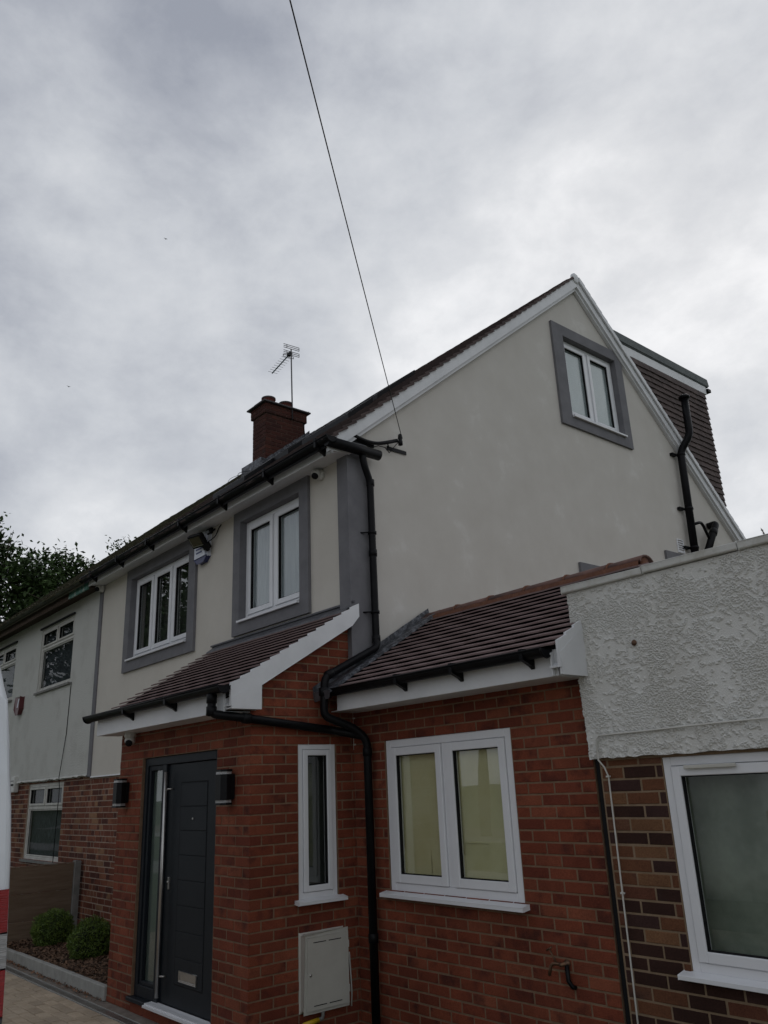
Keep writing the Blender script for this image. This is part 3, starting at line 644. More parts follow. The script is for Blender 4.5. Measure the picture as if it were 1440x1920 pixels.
# rank every brick of the house by the size at which the photograph shows it
allb = [(x, porch_wall) for x in pb]+[(x, ext_wall) for x in eb]
allb.sort(key=lambda t: (t[0][1].translation-CAM).length)
def in_view(p):
    v_ = p-CAM; z = v_.dot(fwd)
    return z > 0 and abs(v_.dot(r2)/z) < 0.49 and abs(v_.dot(u2)/z) < 0.65
seen = [t for t in allb if in_view(t[0][1].translation)]; uns = [t for t in allb if not in_view(t[0][1].translation)]
for (me, Mx), w_ in seen[:298]: link('brick', me, w_, Mx)
joined([t[0] for t in seen[298:]+uns]+low_b, 'brickwork', house)

# --- windows of porch and extension
window(house, PS, 0.455, 0.835, 0.705, 1.884, (1,), d=-0.01, frame=0.045, sash=0.045, sashes=[[1]], blind=M_ROOM, blind_d=0.12, sill=(0.075, 0.035, 0.045), label='narrow single-light white window in the porch side')
wn = window(house, F, 0.428, 1.815, 0.738, 1.882, (1, 1), d=-0.01, frame=0.062, sash=0.062, sashes=[[1, 1]], blind=M_BLIND_Y, glass=M_GLASS, sill=(0.085, 0.038, 0.045), blind_d=0.0, label='two-light white window lined with yellow paper')
pp = MB()
for (u0, u1, z0, z1, dd) in ((0.55, 0.86, 0.80, 1.05, .010), (0.87, 1.12, 0.79, 1.00, .013), (1.20, 1.50, 0.79, 1.02, .010), (1.48, 1.79, 0.80, 1.13, .014), (0.60, 1.10, 1.0, 1.80, .006), (1.22, 1.76, 1.1, 1.80, .004)):
    fbox(pp, F, u0, u1, -0.0695+dd, -0.068+dd, z0, z1)
pp.build('paper_sheet', M_BLIND_Y, wn)

# --- front door with side light
df = MB()
def fb(u0, u1, d0, d1, z0, z1, mb=None): return fbox(mb or df, PF, u0, u1, d0, d1, z0, z1)
fb(-2.03, -1.965, -0.12, -0.03, -0.155, 1.874); fb(-0.612, -0.55, -0.12, -0.03, -0.155, 1.874); fb(-1.965, -0.612, -0.12, -0.03, 1.80, 1.874); fb(-1.632, -1.558, -0.12, -0.03, -0.155, 1.80)
fb(-1.965, -1.632, -0.12, -0.03, -0.155, -0.06)
dframe = df.build('door_frame', M_ANTH, house, 0.004)
sl = MB(); fb(-1.965, -1.92, -0.11, -0.045, -0.06, 1.80, sl); fb(-1.675, -1.632, -0.11, -0.045, -0.06, 1.80, sl); fb(-1.92, -1.675, -0.11, -0.045, 1.755, 1.80, sl); fb(-1.92, -1.675, -0.11, -0.045, -0.06, -0.03, sl)
sl.build('side_light_frame', M_ANTH, dframe, 0.004)
sp = MB(); fb(-1.92, -1.675, -0.090, -0.082, -0.03, 1.755, sp); sp.build('pane', M_FROST, dframe)
sp = MB(); fb(-1.92, -1.675, -0.080, -0.077, -0.03, 1.755, sp); sp.build('pane', M_GLASS_B, dframe)
lfm = MB(); fb(-1.555, -0.615, -0.10, -0.055, -0.150, 1.797, lfm)
door_ = lfm.build('door', M_ANTH, house, 0.004)
for k in range(9):                          # eight moulded boards
    if k == 8: break
    z1_ = 1.625-k*0.2; z0_ = z1_-0.1965
    q = MB(); fb(-1.287, -0.795, -0.056, -0.0515, z0_, z1_, q); q.build('panel', M_ANTH, door_, 0.003)
q = MB(); fb(-1.297, -0.785, -0.056, -0.0545, 0.017, 1.635, q); q.build('panel_groove', M_SEAL, door_)
q = MB(); q.tube([(-1.50, 0.0, 1.73), (-1.50, 0.0, -0.10)], 0.016, 14); q.build('bar_handle', M_STEEL, door_)
q = MB(); q.tube([(-1.50, 0.0, 1.58), (-1.455, 0.055, 1.58)], 0.009, 10); q.tube([(-1.50, 0.0, 0.06), (-1.455, 0.055, 0.06)], 0.009, 10); q.build('handle_bracket', M_STEEL, door_)
q = MB(); q.obox((-1.455, 0.048, 0.79), (0.014, 0, 0), (0, 0.008, 0), (0, 0, 0.05)); q.tube([(-1.455, 0.03, 0.80), (-1.455, 0.045, 0.80)], 0.011, 10); q.build('lock', M_STEEL, door_, 0.003)
q = MB(); q.tube([(-1.04, 0.044, 1.325), (-1.04, 0.055, 1.325)], 0.009, 12); q.build('spy_hole', M_STEEL, door_)
q = MB(); q.slab(rect(-1.19, -0.885, 0.055, 0.135), [rect(-1.175, -0.90, 0.068, 0.122)], PF, -0.052, -0.042); fb(-1.175, -0.90, -0.052, -0.047, 0.068, 0.122, q); q.build('letter_plate', M_STEEL, door_, 0.002)
q = MB(); fb(-2.06, -0.54, -0.12, 0.035, -0.19, -0.156, q); q.build('door_sill', M_ANTH, house, 0.006)
q = MB(); q.prism([(-0.045, -0.150), (0.055, -0.168), (0.055, -0.185), (0.036, -0.185), (0.036, -0.1555), (-0.045, -0.1555)], lambda d, u, z: PF(u, d, z), -1.66, -0.56); q.build('threshold', M_UPVC, house)
MB().box(-2.03, -0.55, 0.0, 0.12, GZ, -0.19).build('door_plinth', M_BRICK, house)

# --- porch roof
def slope_frame(k): 
    n = math.sqrt(1+k*k); return Vector((0, 1/n, k/n)), Vector((0, -k/n, 1/n))
sv, nv = slope_frame(0.605)
XL, XR = -2.66, 0.055
allt = []
pl = (YF+0.25)*math.sqrt(1+0.605**2)
pr = MB(); pr.prism([(-0.235, pz(-0.235)-0.075), (YF, pz(YF)-0.075), (YF, pz(YF)-0.035), (-0.235, pz(-0.235)-0.035)], side(0), XL+0.02, XR-0.01); proof = pr.build('porch_roof', M_SEAL, house)
pt = tiles((XL, -0.25, pz(-0.25)-0.055), (1, 0, 0), sv, nv, XR+0.03-XL, pl-0.04, M_TILE, t=0.012, tiltk=3.6, wob=0.0014, tw=0.33, rot=0.3)
# --- extension roof
def ez(y): return 1.912+0.605*y
er = MB(); er.prism([(0.75, ez(0.75)-0.075), (1.95, ez(1.95)-0.075), (1.95, ez(1.95)-0.035), (0.75, ez(0.75)-0.035)], side(0), 0.04, 2.52); eroof = er.build('extension_roof', M_SEAL, house)
el = (1.93-0.72)*math.sqrt(1+0.605**2)
et = tiles((0.10, 0.72, ez(0.72)-0.055), (1, 0, 0), sv, nv, 2.445, el, M_TILE, t=0.012, tiltk=3.6, wob=0.0018, tw=0.33, rot=0.45)
allt = [(t, proof) for t in pt]+[(t, eroof) for t in et]
allt.sort(key=lambda t: (t[0][1].translation-CAM).length)
for (me, Mx), w_ in allt[:298]: link('roof_tile', me, w_, Mx)
# --- main roof, joined with what is left of the small roofs
sF, nF = slope_frame(RS); sR0 = Vector((0, -1, RR)).normalized(); nR = Vector((0, RR, 1)).normalized()
lenF = math.hypot(YR-0.84, RS*(YR-0.84)); lenR = math.hypot(9.62-YR-0.22, RR*(9.62-YR-0.22))
mt = tiles((-6.1, 0.70, zf(0.70)-0.060), (1, 0, 0), sF, nF, 6.235, lenF, M_TILE_M, gauge=0.15, tw=0.2, t=0.021, tl=0.21, wob=0.002, tiltk=1.6)
rt_ = tiles((-6.1, 9.62, zr(9.62)-0.06), (1, 0, 0), sR0, nR, 6.215, lenR, M_TILE_M, gauge=0.145, tw=0.2, t=0.02, tl=0.20, wob=0.003, keep=lambda u, s: u > 5.75 or s < 1.0)
joined([t[0] for t in allt[298:]]+mt+rt_, 'roof_tiles', house)
mr_ = MB(); mr_.prism([(0.72, zf(0.72)-0.10), (YR, ZR-0.10), (9.6, zr(9.6)-0.10), (9.6, zr(9.6)-0.04), (YR, ZR-0.04), (0.72, zf(0.72)-0.04)], side(0), -6.1, 0.09); mroof = mr_.build('main_roof', M_SEAL, house)
for k in range(14):
    x1 = 0.125-k*0.445; b = MB()
    prof = [(math.cos(a)*0.115, math.sin(a)*0.070) for a in [math.pi*i/8 for i in range(9)]]; inn = [(c_*0.86, s_*0.82) for c_, s_ in prof]
    vs = [(x, YR+c_, ZR-0.12+s_) for x in (x1, x1-0.44) for c_, s_ in prof+inn[::-1]]; n_ = 18
    b.add(vs, [tuple(range(n_)), tuple(range(2*n_-1, n_-1, -1))]+[(i, (i+1) % n_, (i+1) % n_+n_, i+n_) for i in range(n_)]); b.build('ridge_tile', M_RIDGE, mroof)
# verge boards with a stepped top, front and rear
def verge(x0, x1, pts_top, depth, name, m, foot=None, steps=0.0, n=None):
    (y0, z0), (y1, z1) = pts_top; top = []
    if n:
        for i in range(n):
            a, b = i/n, (i+1)/n; lift = steps
            top += [(y0+(y1-y0)*a, z0+(z1-z0)*a+lift), (y0+(y1-y0)*b, z0+(z1-z0)*b)]
    else: top = [(y0, z0), (y1, z1)]
    poly = top+[(y1, z1-depth), (y0, z0-depth)]
    b = MB(); b.prism(poly, side(0), x0, x1); return b
vb = MB(); vb.prism([(0.74, zf(0.74)-0.02), (YR, ZR-0.02), (9.62, zr(9.62)-0.055), (9.62, zr(9.62)-0.20), (YR, ZR-0.205), (0.86, zf(0.86)-0.175), (0.74, zf(0.74)-0.15)], side(0), XG+0.052, XG+0.082)
vb.prism([(0.80, zf(0.80)-0.06), (YR, ZR-0.06), (9.62, zr(9.62)-0.075), (9.62, zr(9.62)-0.235), (YR, ZR-0.255), (0.86, zf(0.86)-0.222), (0.80, zf(0.80)-0.20)], side(0), XG+0.002, XG+0.051); vb.build('verge_board', M_FASCIA, house)
# rear slope: the white dry verge hides the tile ends
dv = MB(); 
nn = 38
for i in range(nn):
    ya, yb = YR+0.05+(9.60-YR-0.05)*i/nn, YR+0.05+(9.60-YR-0.05)*(i+1)/nn
    dv.prism([(ya, zr(ya)-0.07), (yb, zr(yb)-0.07), (yb, zr(yb)+0.022), (ya, zr(ya)+0.004)], side(0), XG+0.09, XG+0.112)
dv.build('dry_verge', M_FASCIA, house)
b = MB(); b.lathe((0.12, YR, ZR-0.07), (1, 0, 0), [(0.001, 0.012), (0.06, 0.010), (0.085, 0.0), (0.088, -0.03)], 18); b.build('ridge_end_cap', M_FASCIA, house)

# --- eaves: soffit, fascia, gutter, brackets
e_ = MB(); e_.prism([(0.80, 4.575), (1.03, 4.600), (1.03, 4.622), (0.80, 4.615)], side(0), -6.09, XG+0.08); e_.box(-6.09, XG+0.08, 0.782, 0.80, 4.555, 4.70); e_.build('eaves_box', M_FASCIA, house, 0.004)
def gutter(mb, p0, p1, r=0.052, flat=0.7):
    p0, p1 = Vector(p0), Vector(p1); t = (p1-p0).normalized(); s_ = t.cross(Vector((0, 0, 1))).normalized(); n_ = 10; vs = []
    for p in (p0, p1):
        for rr in (r, r-0.005):
            for i in range(n_+1):
                a = math.pi+math.pi*i/n_; vs.append(p+s_*math.cos(a)*rr+Vector((0, 0, math.sin(a)*rr*1.05)))
    k = n_+1; fs = []
    for i in range(n_): fs += [(i, i+1, 2*k+i+1, 2*k+i), (k+i+1, k+i, 3*k+i, 3*k+i+1)]
    fs += [(0, 2*k, 3*k, k), (n_, k+n_, 3*k+n_, 2*k+n_)]
    mb.add(vs, fs)
    for o in (0, 2*k): mb.add([vs[o+i] for i in range(k)], [tuple(range(k))])
    for p in (p0, p1):
        mb.tube([p+s_*math.cos(math.pi+math.pi*i/8)*(r+0.004)+Vector((0, 0, math.sin(math.pi+math.pi*i/8)*(r+0.004)*1.05)) for i in range(9)], 0.006, 6)
gm = MB(); gutter(gm, (-6.16, 0.715, 4.672), (0.20, 0.715, 4.672)); gm.tube([(-6.16, 0.662, 4.672), (0.2, 0.662, 4.672)], 0.008, 6); gm.build('gutter', M_BLACK, house)
gm = MB(); gm.tube(bend([(0.14, 0.70, 4.640), (0.145, 1.34, 4.635)], 0.02), 0.052, 14); gm.build('gutter_return', M_BLACK, house)
for x in (0.0, -0.93, -1.9, -2.88, -3.81, -4.78, -5.75):
    q = MB(); q.prism([(0.781, 4.70), (0.781, 4.545), (0.755, 4.565), (0.66, 4.61), (0.655, 4.70)], side(0), x-0.016, x+0.016); q.build('gutter_bracket', M_BLACK, house)
# --- small gutters
gm = MB(); gutter(gm, (-2.71, -0.315, 2.318), (0.115, -0.315, 2.318)); gm.tube([(-2.71, -0.37, 2.318), (0.115, -0.37, 2.318)], 0.007, 6); gm.build('gutter', M_BLACK, house)
gm = MB(); gutter(gm, (0.13, 0.675, 2.312), (2.50, 0.675, 2.312)); gm.tube([(0.13, 0.62, 2.312), (2.50, 0.62, 2.312)], 0.007, 6); gm.build('gutter', M_BLACK, house)
for x, y0 in ((-0.83, -0.25), (-1.72, -0.25), (1.06, 0.74), (1.67, 0.74), (2.33, 0.74)):
    q = MB(); q.prism([(y0-0.001, 2.33), (y0-0.001, 2.205), (y0-0.03, 2.225), (y0-0.115, 2.262), (y0-0.12, 2.33)], side(0), x-0.016, x+0.016); q.build('gutter_bracket', M_BLACK, house)
q = MB(); q.box(-2.62, 0.0, -0.248, -0.232, 2.125, 2.315); q.box(-2.62, 0.0, -0.232, -0.006, 2.126, 2.134); q.prism([(-0.232, 2.134), (-0.006, 2.134), (-0.006, pz(0)-0.08), (-0.232, pz(-0.232)-0.08)], side(0), -2.62, -2.60); q.build('porch_fascia', M_FASCIA, house, 0.002)
q = MB(); q.prism([(-0.235, 2.134), (YF-0.01, 2.40), (YF-0.01, pz(YF)-0.08), (-0.235, pz(-0.235)-0.08)], side(0), -2.655, -2.64)
q.build('left_barge_board', M_FASCIA, house)
q = MB(); q.box(0.16, 2.53, 0.742, 0.758, 2.140, 2.31); q.box(0.05, 2.53, 0.758, YF-0.001, 2.141, 2.149); q.build('extension_fascia', M_FASCIA, house, 0.002)
# barge boards with stepped dry verge
def barge(name, x0, x1, ya, yb, k0, n, zfun, depth, tail):
    top = []
    for i in range(n):
        a, b = ya+(yb-ya)*i/n, ya+(yb-ya)*(i+1)/n
        top += [(a, zfun(a)+0.022), (b-0.001, zfun(b)+0.006)]
    q = MB(); q.prism(top+[(yb, zfun(yb)-depth*0.72), (yb-0.08, zfun(yb-0.08)-depth), (ya, zfun(ya)-depth)], side(0), x1-0.02, x1)
    q.prism([(ya, zfun(ya)-depth), (yb-0.08, zfun(yb-0.08)-depth), (yb-0.08, zfun(yb-0.08)-depth+0.012), (ya, zfun(ya)-depth+0.012)], side(0), x0, x1-0.02)
    q.prism(tail, side(0), x1-0.016, x1+0.003); q.prism(tail, side(0), x0, x0+0.01)
    (a, za), (b, zb) = tail[0], tail[1]
    return q.build(name, M_FASCIA, house, 0.0015)
barge('barge_board', 0.002, 0.10, -0.245, 1.06, 0, 14, pz, 0.155, [(-0.235, 2.145), (0.035, 2.145), (0.035, pz(0.035)-0.12), (-0.235, pz(-0.235)-0.10)])
MB().box(0.002, 0.084, -0.235, 0.034, 2.146, 2.154).build('barge_soffit', M_FASCIA, house)
barge('barge_board', 2.50, 2.585, 0.70, 0.985, 0, 3, ez, 0.15, [(0.712, 2.142), (0.99, 2.142), (0.99, ez(0.99)-0.03), (0.712, ez(0.712)-0.06)])
# --- lead: apron over the porch, flashing up the gable beside the extension roof
q = MB(); n_ = 26
vs = []
for i in range(n_+1):
    x = -2.60+2.66*i/n_; w1, w2 = RNG.uniform(-1, 1)*0.004, RNG.uniform(-1, 1)*0.006
    vs += [(x, YF-0.006, 3.135+w1), (x, YF-0.012, pz(YF)+0.018), (x, YF-0.085+w2, pz(YF-0.085)+0.022+w1), (x, YF-0.09+w2, pz(YF-0.09)-0.0)]
q.add(vs, [(i*4+k, (i+1)*4+k, (i+1)*4+k+1, i*4+k+1) for i in range(n_) for k in range(3)]); q.build('lead_apron', M_LEAD_DK, house)
q = MB(); q.box(-2.62, 0.09, YF-0.024, YF-0.004, 3.125, 3.142); q.build('apron_wedge', M_LEAD_DK, house)
q = MB(); vs = []; n_ = 34
for i in range(n_+1):
    y = 0.60+1.36*i/n_; w1 = noise.noise(Vector((y*9, 0, 0)))*0.010; w2 = noise.noise(Vector((y*12, 3, 0)))*0.02
    zt = ez(y)
    xx = XG+0.034 if y > YF-0.03 else 0.004
    vs += [(xx, y, zt+0.075+w1*0.5), (xx+0.012, y, zt+0.028+w1), (0.13+w2, y, zt+0.024+w1), (0.235+w2, y, zt+0.030+w1+abs(w2)*0.3), (0.26+w2, y, zt+0.006)]
q.add(vs, [(i*5+k, (i+1)*5+k, (i+1)*5+k+1, i*5+k+1) for i in range(n_) for k in range(4)])
for k in range(len(q.sm)): q.sm[k] = True
q.build('lead_flashing', M_LEAD, house)
q = MB(); q.add([(0.004, 0.62, ez(0.62)-0.06), (0.004, 0.60, ez(0.6)+0.03), (0.26, 0.60, ez(0.6)+0.03), (0.22, 0.62, ez(0.62)-0.05)], [(0, 1, 2, 3)]); q.build('lead_end', M_LEAD_DK, house)
# --- ridge along the extension, bedded in mortar
for k in range(6):
    xa, xb = 0.08+k*0.43, min(0.08+(k+1)*0.43-0.012, 2.53); b = MB()
    if xb-xa < 0.05: break
    prof = [(math.cos(a)*0.095, math.sin(a)*0.062) for a in [math.pi*i/8 for i in range(9)]]; inn = [(c_*0.86, s_*0.82) for c_, s_ in prof]
    vs = [(x, 1.965+c_, ez(1.95)-0.035+s_+dz) for x, dz in ((xa, 0.0), (xb, 0.003)) for c_, s_ in prof+inn[::-1]]; n_ = 18
    b.add(vs, [tuple(range(n_)), tuple(range(2*n_-1, n_-1, -1))]+[(i, (i+1) % n_, (i+1) % n_+n_, i+n_) for i in range(n_)])
    for i in range(len(b.sm)): b.sm[i] = i > 1
    b.build('ridge_tile', M_RIDGE, eroof)
    if xb < 2.5:
        j_ = MB(); j_.tube([(xb+0.006, 1.965+math.cos(a)*0.097, ez(1.95)-0.035+math.sin(a)*0.063) for a in [math.pi*i/10 for i in range(11)]], [0.008+RNG.random()*0.005 for _ in range(11)], 6); j_.build('mortar_joint', M_BED, eroof)
b = MB(); vs = []
for i in range(61):
    x = 0.08+2.45*i/60; w1 = noise.noise(Vector((x*8, 0, 2)))*0.018
    vs += [(x, 1.875+w1*0.5, ez(1.95)-0.028), (x, 1.84+w1, ez(1.845)+0.030+abs(w1)*0.3), (x, 1.835+w1, ez(1.835)-0.01)]
b.add(vs, [(i*3+k, (i+1)*3+k, (i+1)*3+k+1, i*3+k+1) for i in range(60) for k in range(2)]); b.build('mortar_bed', M_BED, eroof)
b = MB(); b.lathe((2.53, 1.965, ez(1.95)-0.035), (1, 0, 0), [(0.0, -0.01), (0.05, -0.015), (0.055, -0.03)], 9); b.build('mortar_end', M_BED, eroof)
MB().box(2.47, 2.56, 2.09, 6.5, 2.90, 3.045).build('roof_upstand', M_COPE, house)

# --- chimney
CX0, CX1, CY0, CY1 = -5.95, -5.50, 3.50, 4.345
chm = MB(); chm.box(CX0+0.006, CX1-0.006, CY0+0.006, CY1-0.006, 6.3, 8.0); chimney = chm.build('chimney', M_MORTAR_DK, house)
cb = []
for fn, a, b_e, par in ((side(CX1), CY0, CY1, 0), (front(CY0), CX0, CX1, 1)):
    cb += courses(fn, a, b_e, 6.5, 7.975, [], M_BRICK_STACK, a, par)
as_parts(cb, 'brick', chimney)
for (g_, z0, z1) in ((0.03, 7.97, 8.155),):
    MB().box(CX0-g_+0.006, CX1+g_-0.006, CY0-g_+0.006, CY1+g_-0.006, z0, z1).build('corbel', M_MORTAR_DK, chimney)
    cb = []
    for fn, a, b_e, par in ((side(CX1+g_), CY0-g_, CY1+g_, 0), (front(CY0-g_), CX0-g_, CX1+g_, 1)): cb += courses(fn, a, b_e, z0, z1, [], M_BRICK_STACK, a, par)
    as_parts(cb, 'brick', chimney)
q = MB(); q.box(CX0-0.09, CX1+0.08, CY0-0.085, CY1+0.085, 8.157, 8.187); q.prism([(CX0-0.08, 8.188), (CX1+0.07, 8.188), (CX1-0.10, 8.235), (CX0+0.1, 8.235)], lambda u, d, z: (u, d, z), CY0-0.03, CY1+0.03); q.build('cap', M_POTRIM, chimney, 0.006)
for y in (3.66, 4.03):
    q = MB(); q.lathe((CX1-0.17, y, 8.19), (0, 0, 1), [(0.115, 0.0), (0.112, 0.13), (0.128, 0.135), (0.128, 0.16), (0.10, 0.165), (0.095, 0.05)], 22); pot = q.build('chimney_pot', M_POT, chimney)
    q = MB(); q.lathe((CX1-0.17, y, 8.19), (0, 0, 1), [(0.118, 0.134), (0.131, 0.137), (0.131, 0.166), (0.098, 0.170), (0.094, 0.12)], 22); q.build('pot_rim', M_POTRIM, pot)
q = MB(); vs = []
for i in range(13):
    y = 3.42+1.02*i/12; w1 = RNG.uniform(-1, 1)*0.006
    vs += [(CX1+0.006, y, zf(y)+0.085+w1+(0.012 if i % 2 == 0 else 0)), (CX1+0.012, y, zf(y)+0.03), (CX1+0.17, y, zf(y)+0.035+w1), (CX1+0.18, y, zf(y)-0.01)]
q.add(vs, [(i*4+k, (i+1)*4+k, (i+1)*4+k+1, i*4+k+1) for i in range(12) for k in range(3)]); q.box(CX0-0.1, CX1+0.1, CY0-0.16, CY0-0.004, zf(CY0-0.1)-0.02, zf(CY0)+0.05); q.build('chimney_flashing', M_LEAD, house)

# --- roof windows on the front slope
for (x0, x1, y0, y1) in ((-2.40, -1.45, 2.70, 3.40), (-2.1, -1.12, 1.95, 2.35), (-3.2, -2.5, 2.0, 2.6), (-3.7, -2.85, 1.55, 2.0)):
    q = MB(); 
    for (a, b, c, d_) in ((x0, x0+0.06, y0, y1), (x1-0.06, x1, y0, y1), (x0+0.06, x1-0.06, y0, y0+0.05), (x0+0.06, x1-0.06, y1-0.05, y1)):
        q.prism([(c, zf(c)-0.03), (d_, zf(d_)-0.03), (d_, zf(d_)+0.075), (c, zf(c)+0.075)], side(0), a, b)
    rw = q.build('roof_window', M_BLACKM, house)
    q = MB(); q.prism([(y0+0.05, zf(y0+0.05)+0.05), (y1-0.05, zf(y1-0.05)+0.05), (y1-0.05, zf(y1-0.05)+0.058), (y0+0.05, zf(y0+0.05)+0.058)], side(0), x0+0.06, x1-0.06); q.build('pane', M_BLACK, rw)

# --- dormer behind the ridge
DX = -0.33
dm = MB(); dm.prism([(5.4, 7.8), (9.31, 7.8), (9.26, zr(9.26)), (8.9, zr(8.9)-0.2), (5.9, 7.6)], side(0), -5.3, DX-0.03)
dormer = dm.build('dormer', M_SEAL, house)
hung = tiles((DX, 5.75, 4.75), (0, 1, 0), (0, 0, 1), (1, 0, 0), 3.56, 3.13, M_TILE_H, gauge=0.1, t=0.016, keep=lambda u, s: 4.75+s > zr(5.75+u)-0.15, tiltk=2.0)
as_parts(hung[:298], 'hanging_tile', dormer)
if len(hung) > 298: joined(hung[298:], 'hanging_tiles', house)
q = MB()
for k in range(31): q.prism([(9.31+0.0, 4.76+k*0.1), (9.335, 4.76+k*0.1), (9.312, 4.86+k*0.1)], side(0), DX-0.3, DX+0.01)
q.build('rear_hanging_tiles', M_TILE_H, house, kind='stuff')
q = MB(); q.box(DX-0.03, DX+0.03, 5.55, 9.38, 7.865, 8.02); q.box(-5.4, DX-0.031, 9.36, 9.38, 7.865, 8.02); q.build('dormer_fascia', M_FASCIA, house, 0.003)
q = MB(); q.box(-5.45, DX+0.045, 5.35, 9.46, 8.021, 8.045); q.prism([(5.35, 8.046), (9.46, 8.046), (9.47, 8.05), (9.44, 8.165), (5.35, 8.19)], side(0), -5.5, DX+0.05); q.build('dormer_roof', M_FELT, house, 0.008)
q = MB(); q.lathe((DX+0.0, 9.46, 7.985), (0, 1, 0), [(0.0, 0.09), (0.03, 0.09), (0.04, 0.07), (0.035, 0.0)], 10); q.box(DX-0.5, DX+0.06, 9.40, 9.50, 7.93, 7.985); q.build('dormer_gutter', M_BLACK, house)

# --- rainwater pipes
q = MB(); q.tube(bend([(0.135, 1.13, 4.62), (0.135, 1.15, 4.50), (0.115, 1.235, 4.34), (0.112, 1.240, 2.80), (0.14, 1.22, 2.72), (0.13, 0.64, 2.425), (0.13, 0.625, 2.10), (0.23, 0.86, 2.00), (0.285, 0.955, 1.90), (0.285, 0.955, GZ)], 0.06, 6), 0.034, 14)
dp = q.build('downpipe', M_BLACK, house)
for (p_, ax) in (((0.112, 1.24, 4.33), (0, 0, 1)), ((0.112, 1.24, 3.62), (0, 0, 1)), ((0.285, 0.955, 1.80), (0, 0, 1)), ((0.112, 1.24, 2.80), (0, 0, 1)), ((0.13, 0.69, 2.45), (0, 1, 0.5)), ((0.13, 0.625, 2.30), (0, 0, 1)), ((0.285, 0.955, 0.4), (0, 0, 1))):
    b = MB(); b.lathe(p_, ax, [(0.034, -0.035), (0.040, -0.032), (0.040, 0.032), (0.034, 0.035)], 14); b.build('pipe_socket', M_BLACK, dp)
for z in (3.82, 3.05): 
    b = MB(); b.box(0.03, 0.06, 1.13, 1.15, z-0.018, z+0.018); b.tube([(0.055, 1.14, z), (0.112, 1.20, z)], 0.008, 6); b.lathe((0.112, 1.24, z), (0, 0, 1), [(0.034, -0.014), (0.042, -0.014), (0.042, 0.014), (0.034, 0.014)], 14); b.build('pipe_clip', M_BLACK, dp)
q = MB(); q.tube(bend([(-0.075, -0.315, 2.27), (-0.075, -0.315, 2.115), (0.048, -0.16, 2.085), (0.048, 0.75, 1.995), (0.27, 0.93, 1.93)], 0.05, 6), 0.034, 14); pd = q.build('porch_downpipe', M_BLACK, house)
for p_, ax in (((-0.075, -0.315, 2.235), (0, 0, 1)), ((-0.075, -0.315, 2.14), (0, 0, 1)), ((0.048, -0.07, 2.076), (0, 1, -0.1))):
    b = MB(); b.lathe(p_, ax, [(0.034, -0.04), (0.042, -0.036), (0.042, 0.03), (0.034, 0.035)], 14); b.build('pipe_socket', M_BLACK, pd)
# soil stack and branch
q = MB(); q.tube(bend([(0.125, 7.20, 4.0), (0.125, 7.31, 6.12), (0.285, 7.37, 6.36), (0.285, 7.40, 6.99)], 0.09, 6), 0.056, 16); st = q.build('soil_stack', M_BLACK, house)
b = MB(); b.lathe((0.285, 7.40, 6.99), (0, 0, 1), [(0.056, -0.03), (0.085, -0.02), (0.085, 0.01), (0.06, 0.035), (0.0, 0.045)], 16); b.build('vent_cowl', M_BLACK, st)
for z in (6.07, 5.2, 4.6):
    yy = 7.20+0.0519*(z-4.0); b = MB(); b.lathe((0.125, yy, z), (0, 0, 1), [(0.056, -0.02), (0.066, -0.016), (0.066, 0.016), (0.056, 0.02)], 16); b.box(0.032, 0.08, yy-0.16, yy-0.05, z-0.02, z+0.02); b.build('pipe_clip', M_BLACK, st)
q = MB(); q.tube(bend([(0.04, 7.90, 5.06), (0.16, 7.93, 5.08), (0.16, 7.40, 4.42)], 0.07, 6), 0.052, 14); q.lathe((0.16, 7.80, 4.92), (0, 0.53, 0.66), [(0.052, -0.05), (0.062, -0.045), (0.062, 0.045), (0.052, 0.05)], 14); q.build('soil_branch', M_BLACK, house)
q = MB(); q.tube(bend([(0.16, 7.25, 4.95), (0.16, 7.50, 5.03), (0.16, 7.68, 4.75)], 0.08, 5), 0.022, 10); q.build('waste_pipe', M_BLACK, house)

# --- telephone line bracket on the gable
br = thing('line_bracket', 'black metal telephone line bracket screwed to the top corner of the gable wall', 'bracket', (0.1, 1.5, 4.82))
q = MB(); q.tube(bend([(0.075, 1.02, 4.82), (0.075, 1.33, 4.775), (0.11, 1.62, 4.88)], 0.15, 6), 0.020, 8); q.box(0.033, 0.05, 1.05, 1.36, 4.76, 4.80); q.build('arm', M_BLACKM, br)
q = MB(); q.lathe((0.12, 1.655, 4.88), (0, 0, 1), [(0.0, -0.05), (0.024, -0.045), (0.024, 0.0), (0.018, 0.01), (0.026, 0.03), (0.02, 0.07), (0.0, 0.085)], 12); q.build('insulator', M_BLACKM, br)
q = MB(); q.box(0.035, 0.043, 1.54, 1.80, 4.785, 4.825); q.tube([(0.04, 1.56, 4.81), (0.07, 1.52, 4.86)], 0.007, 6); q.build('fixing_bar', M_BLACKM, br)
q = MB(); q.tube([(0.06+0.03*math.sin(t*1.3), 1.05+0.07*t, 4.74-0.045*math.sin(t*0.9)) for t in range(8)]+[(0.12, 1.66, 4.9)], 0.005, 6); q.build('loose_wire', M_BLACKM, br)

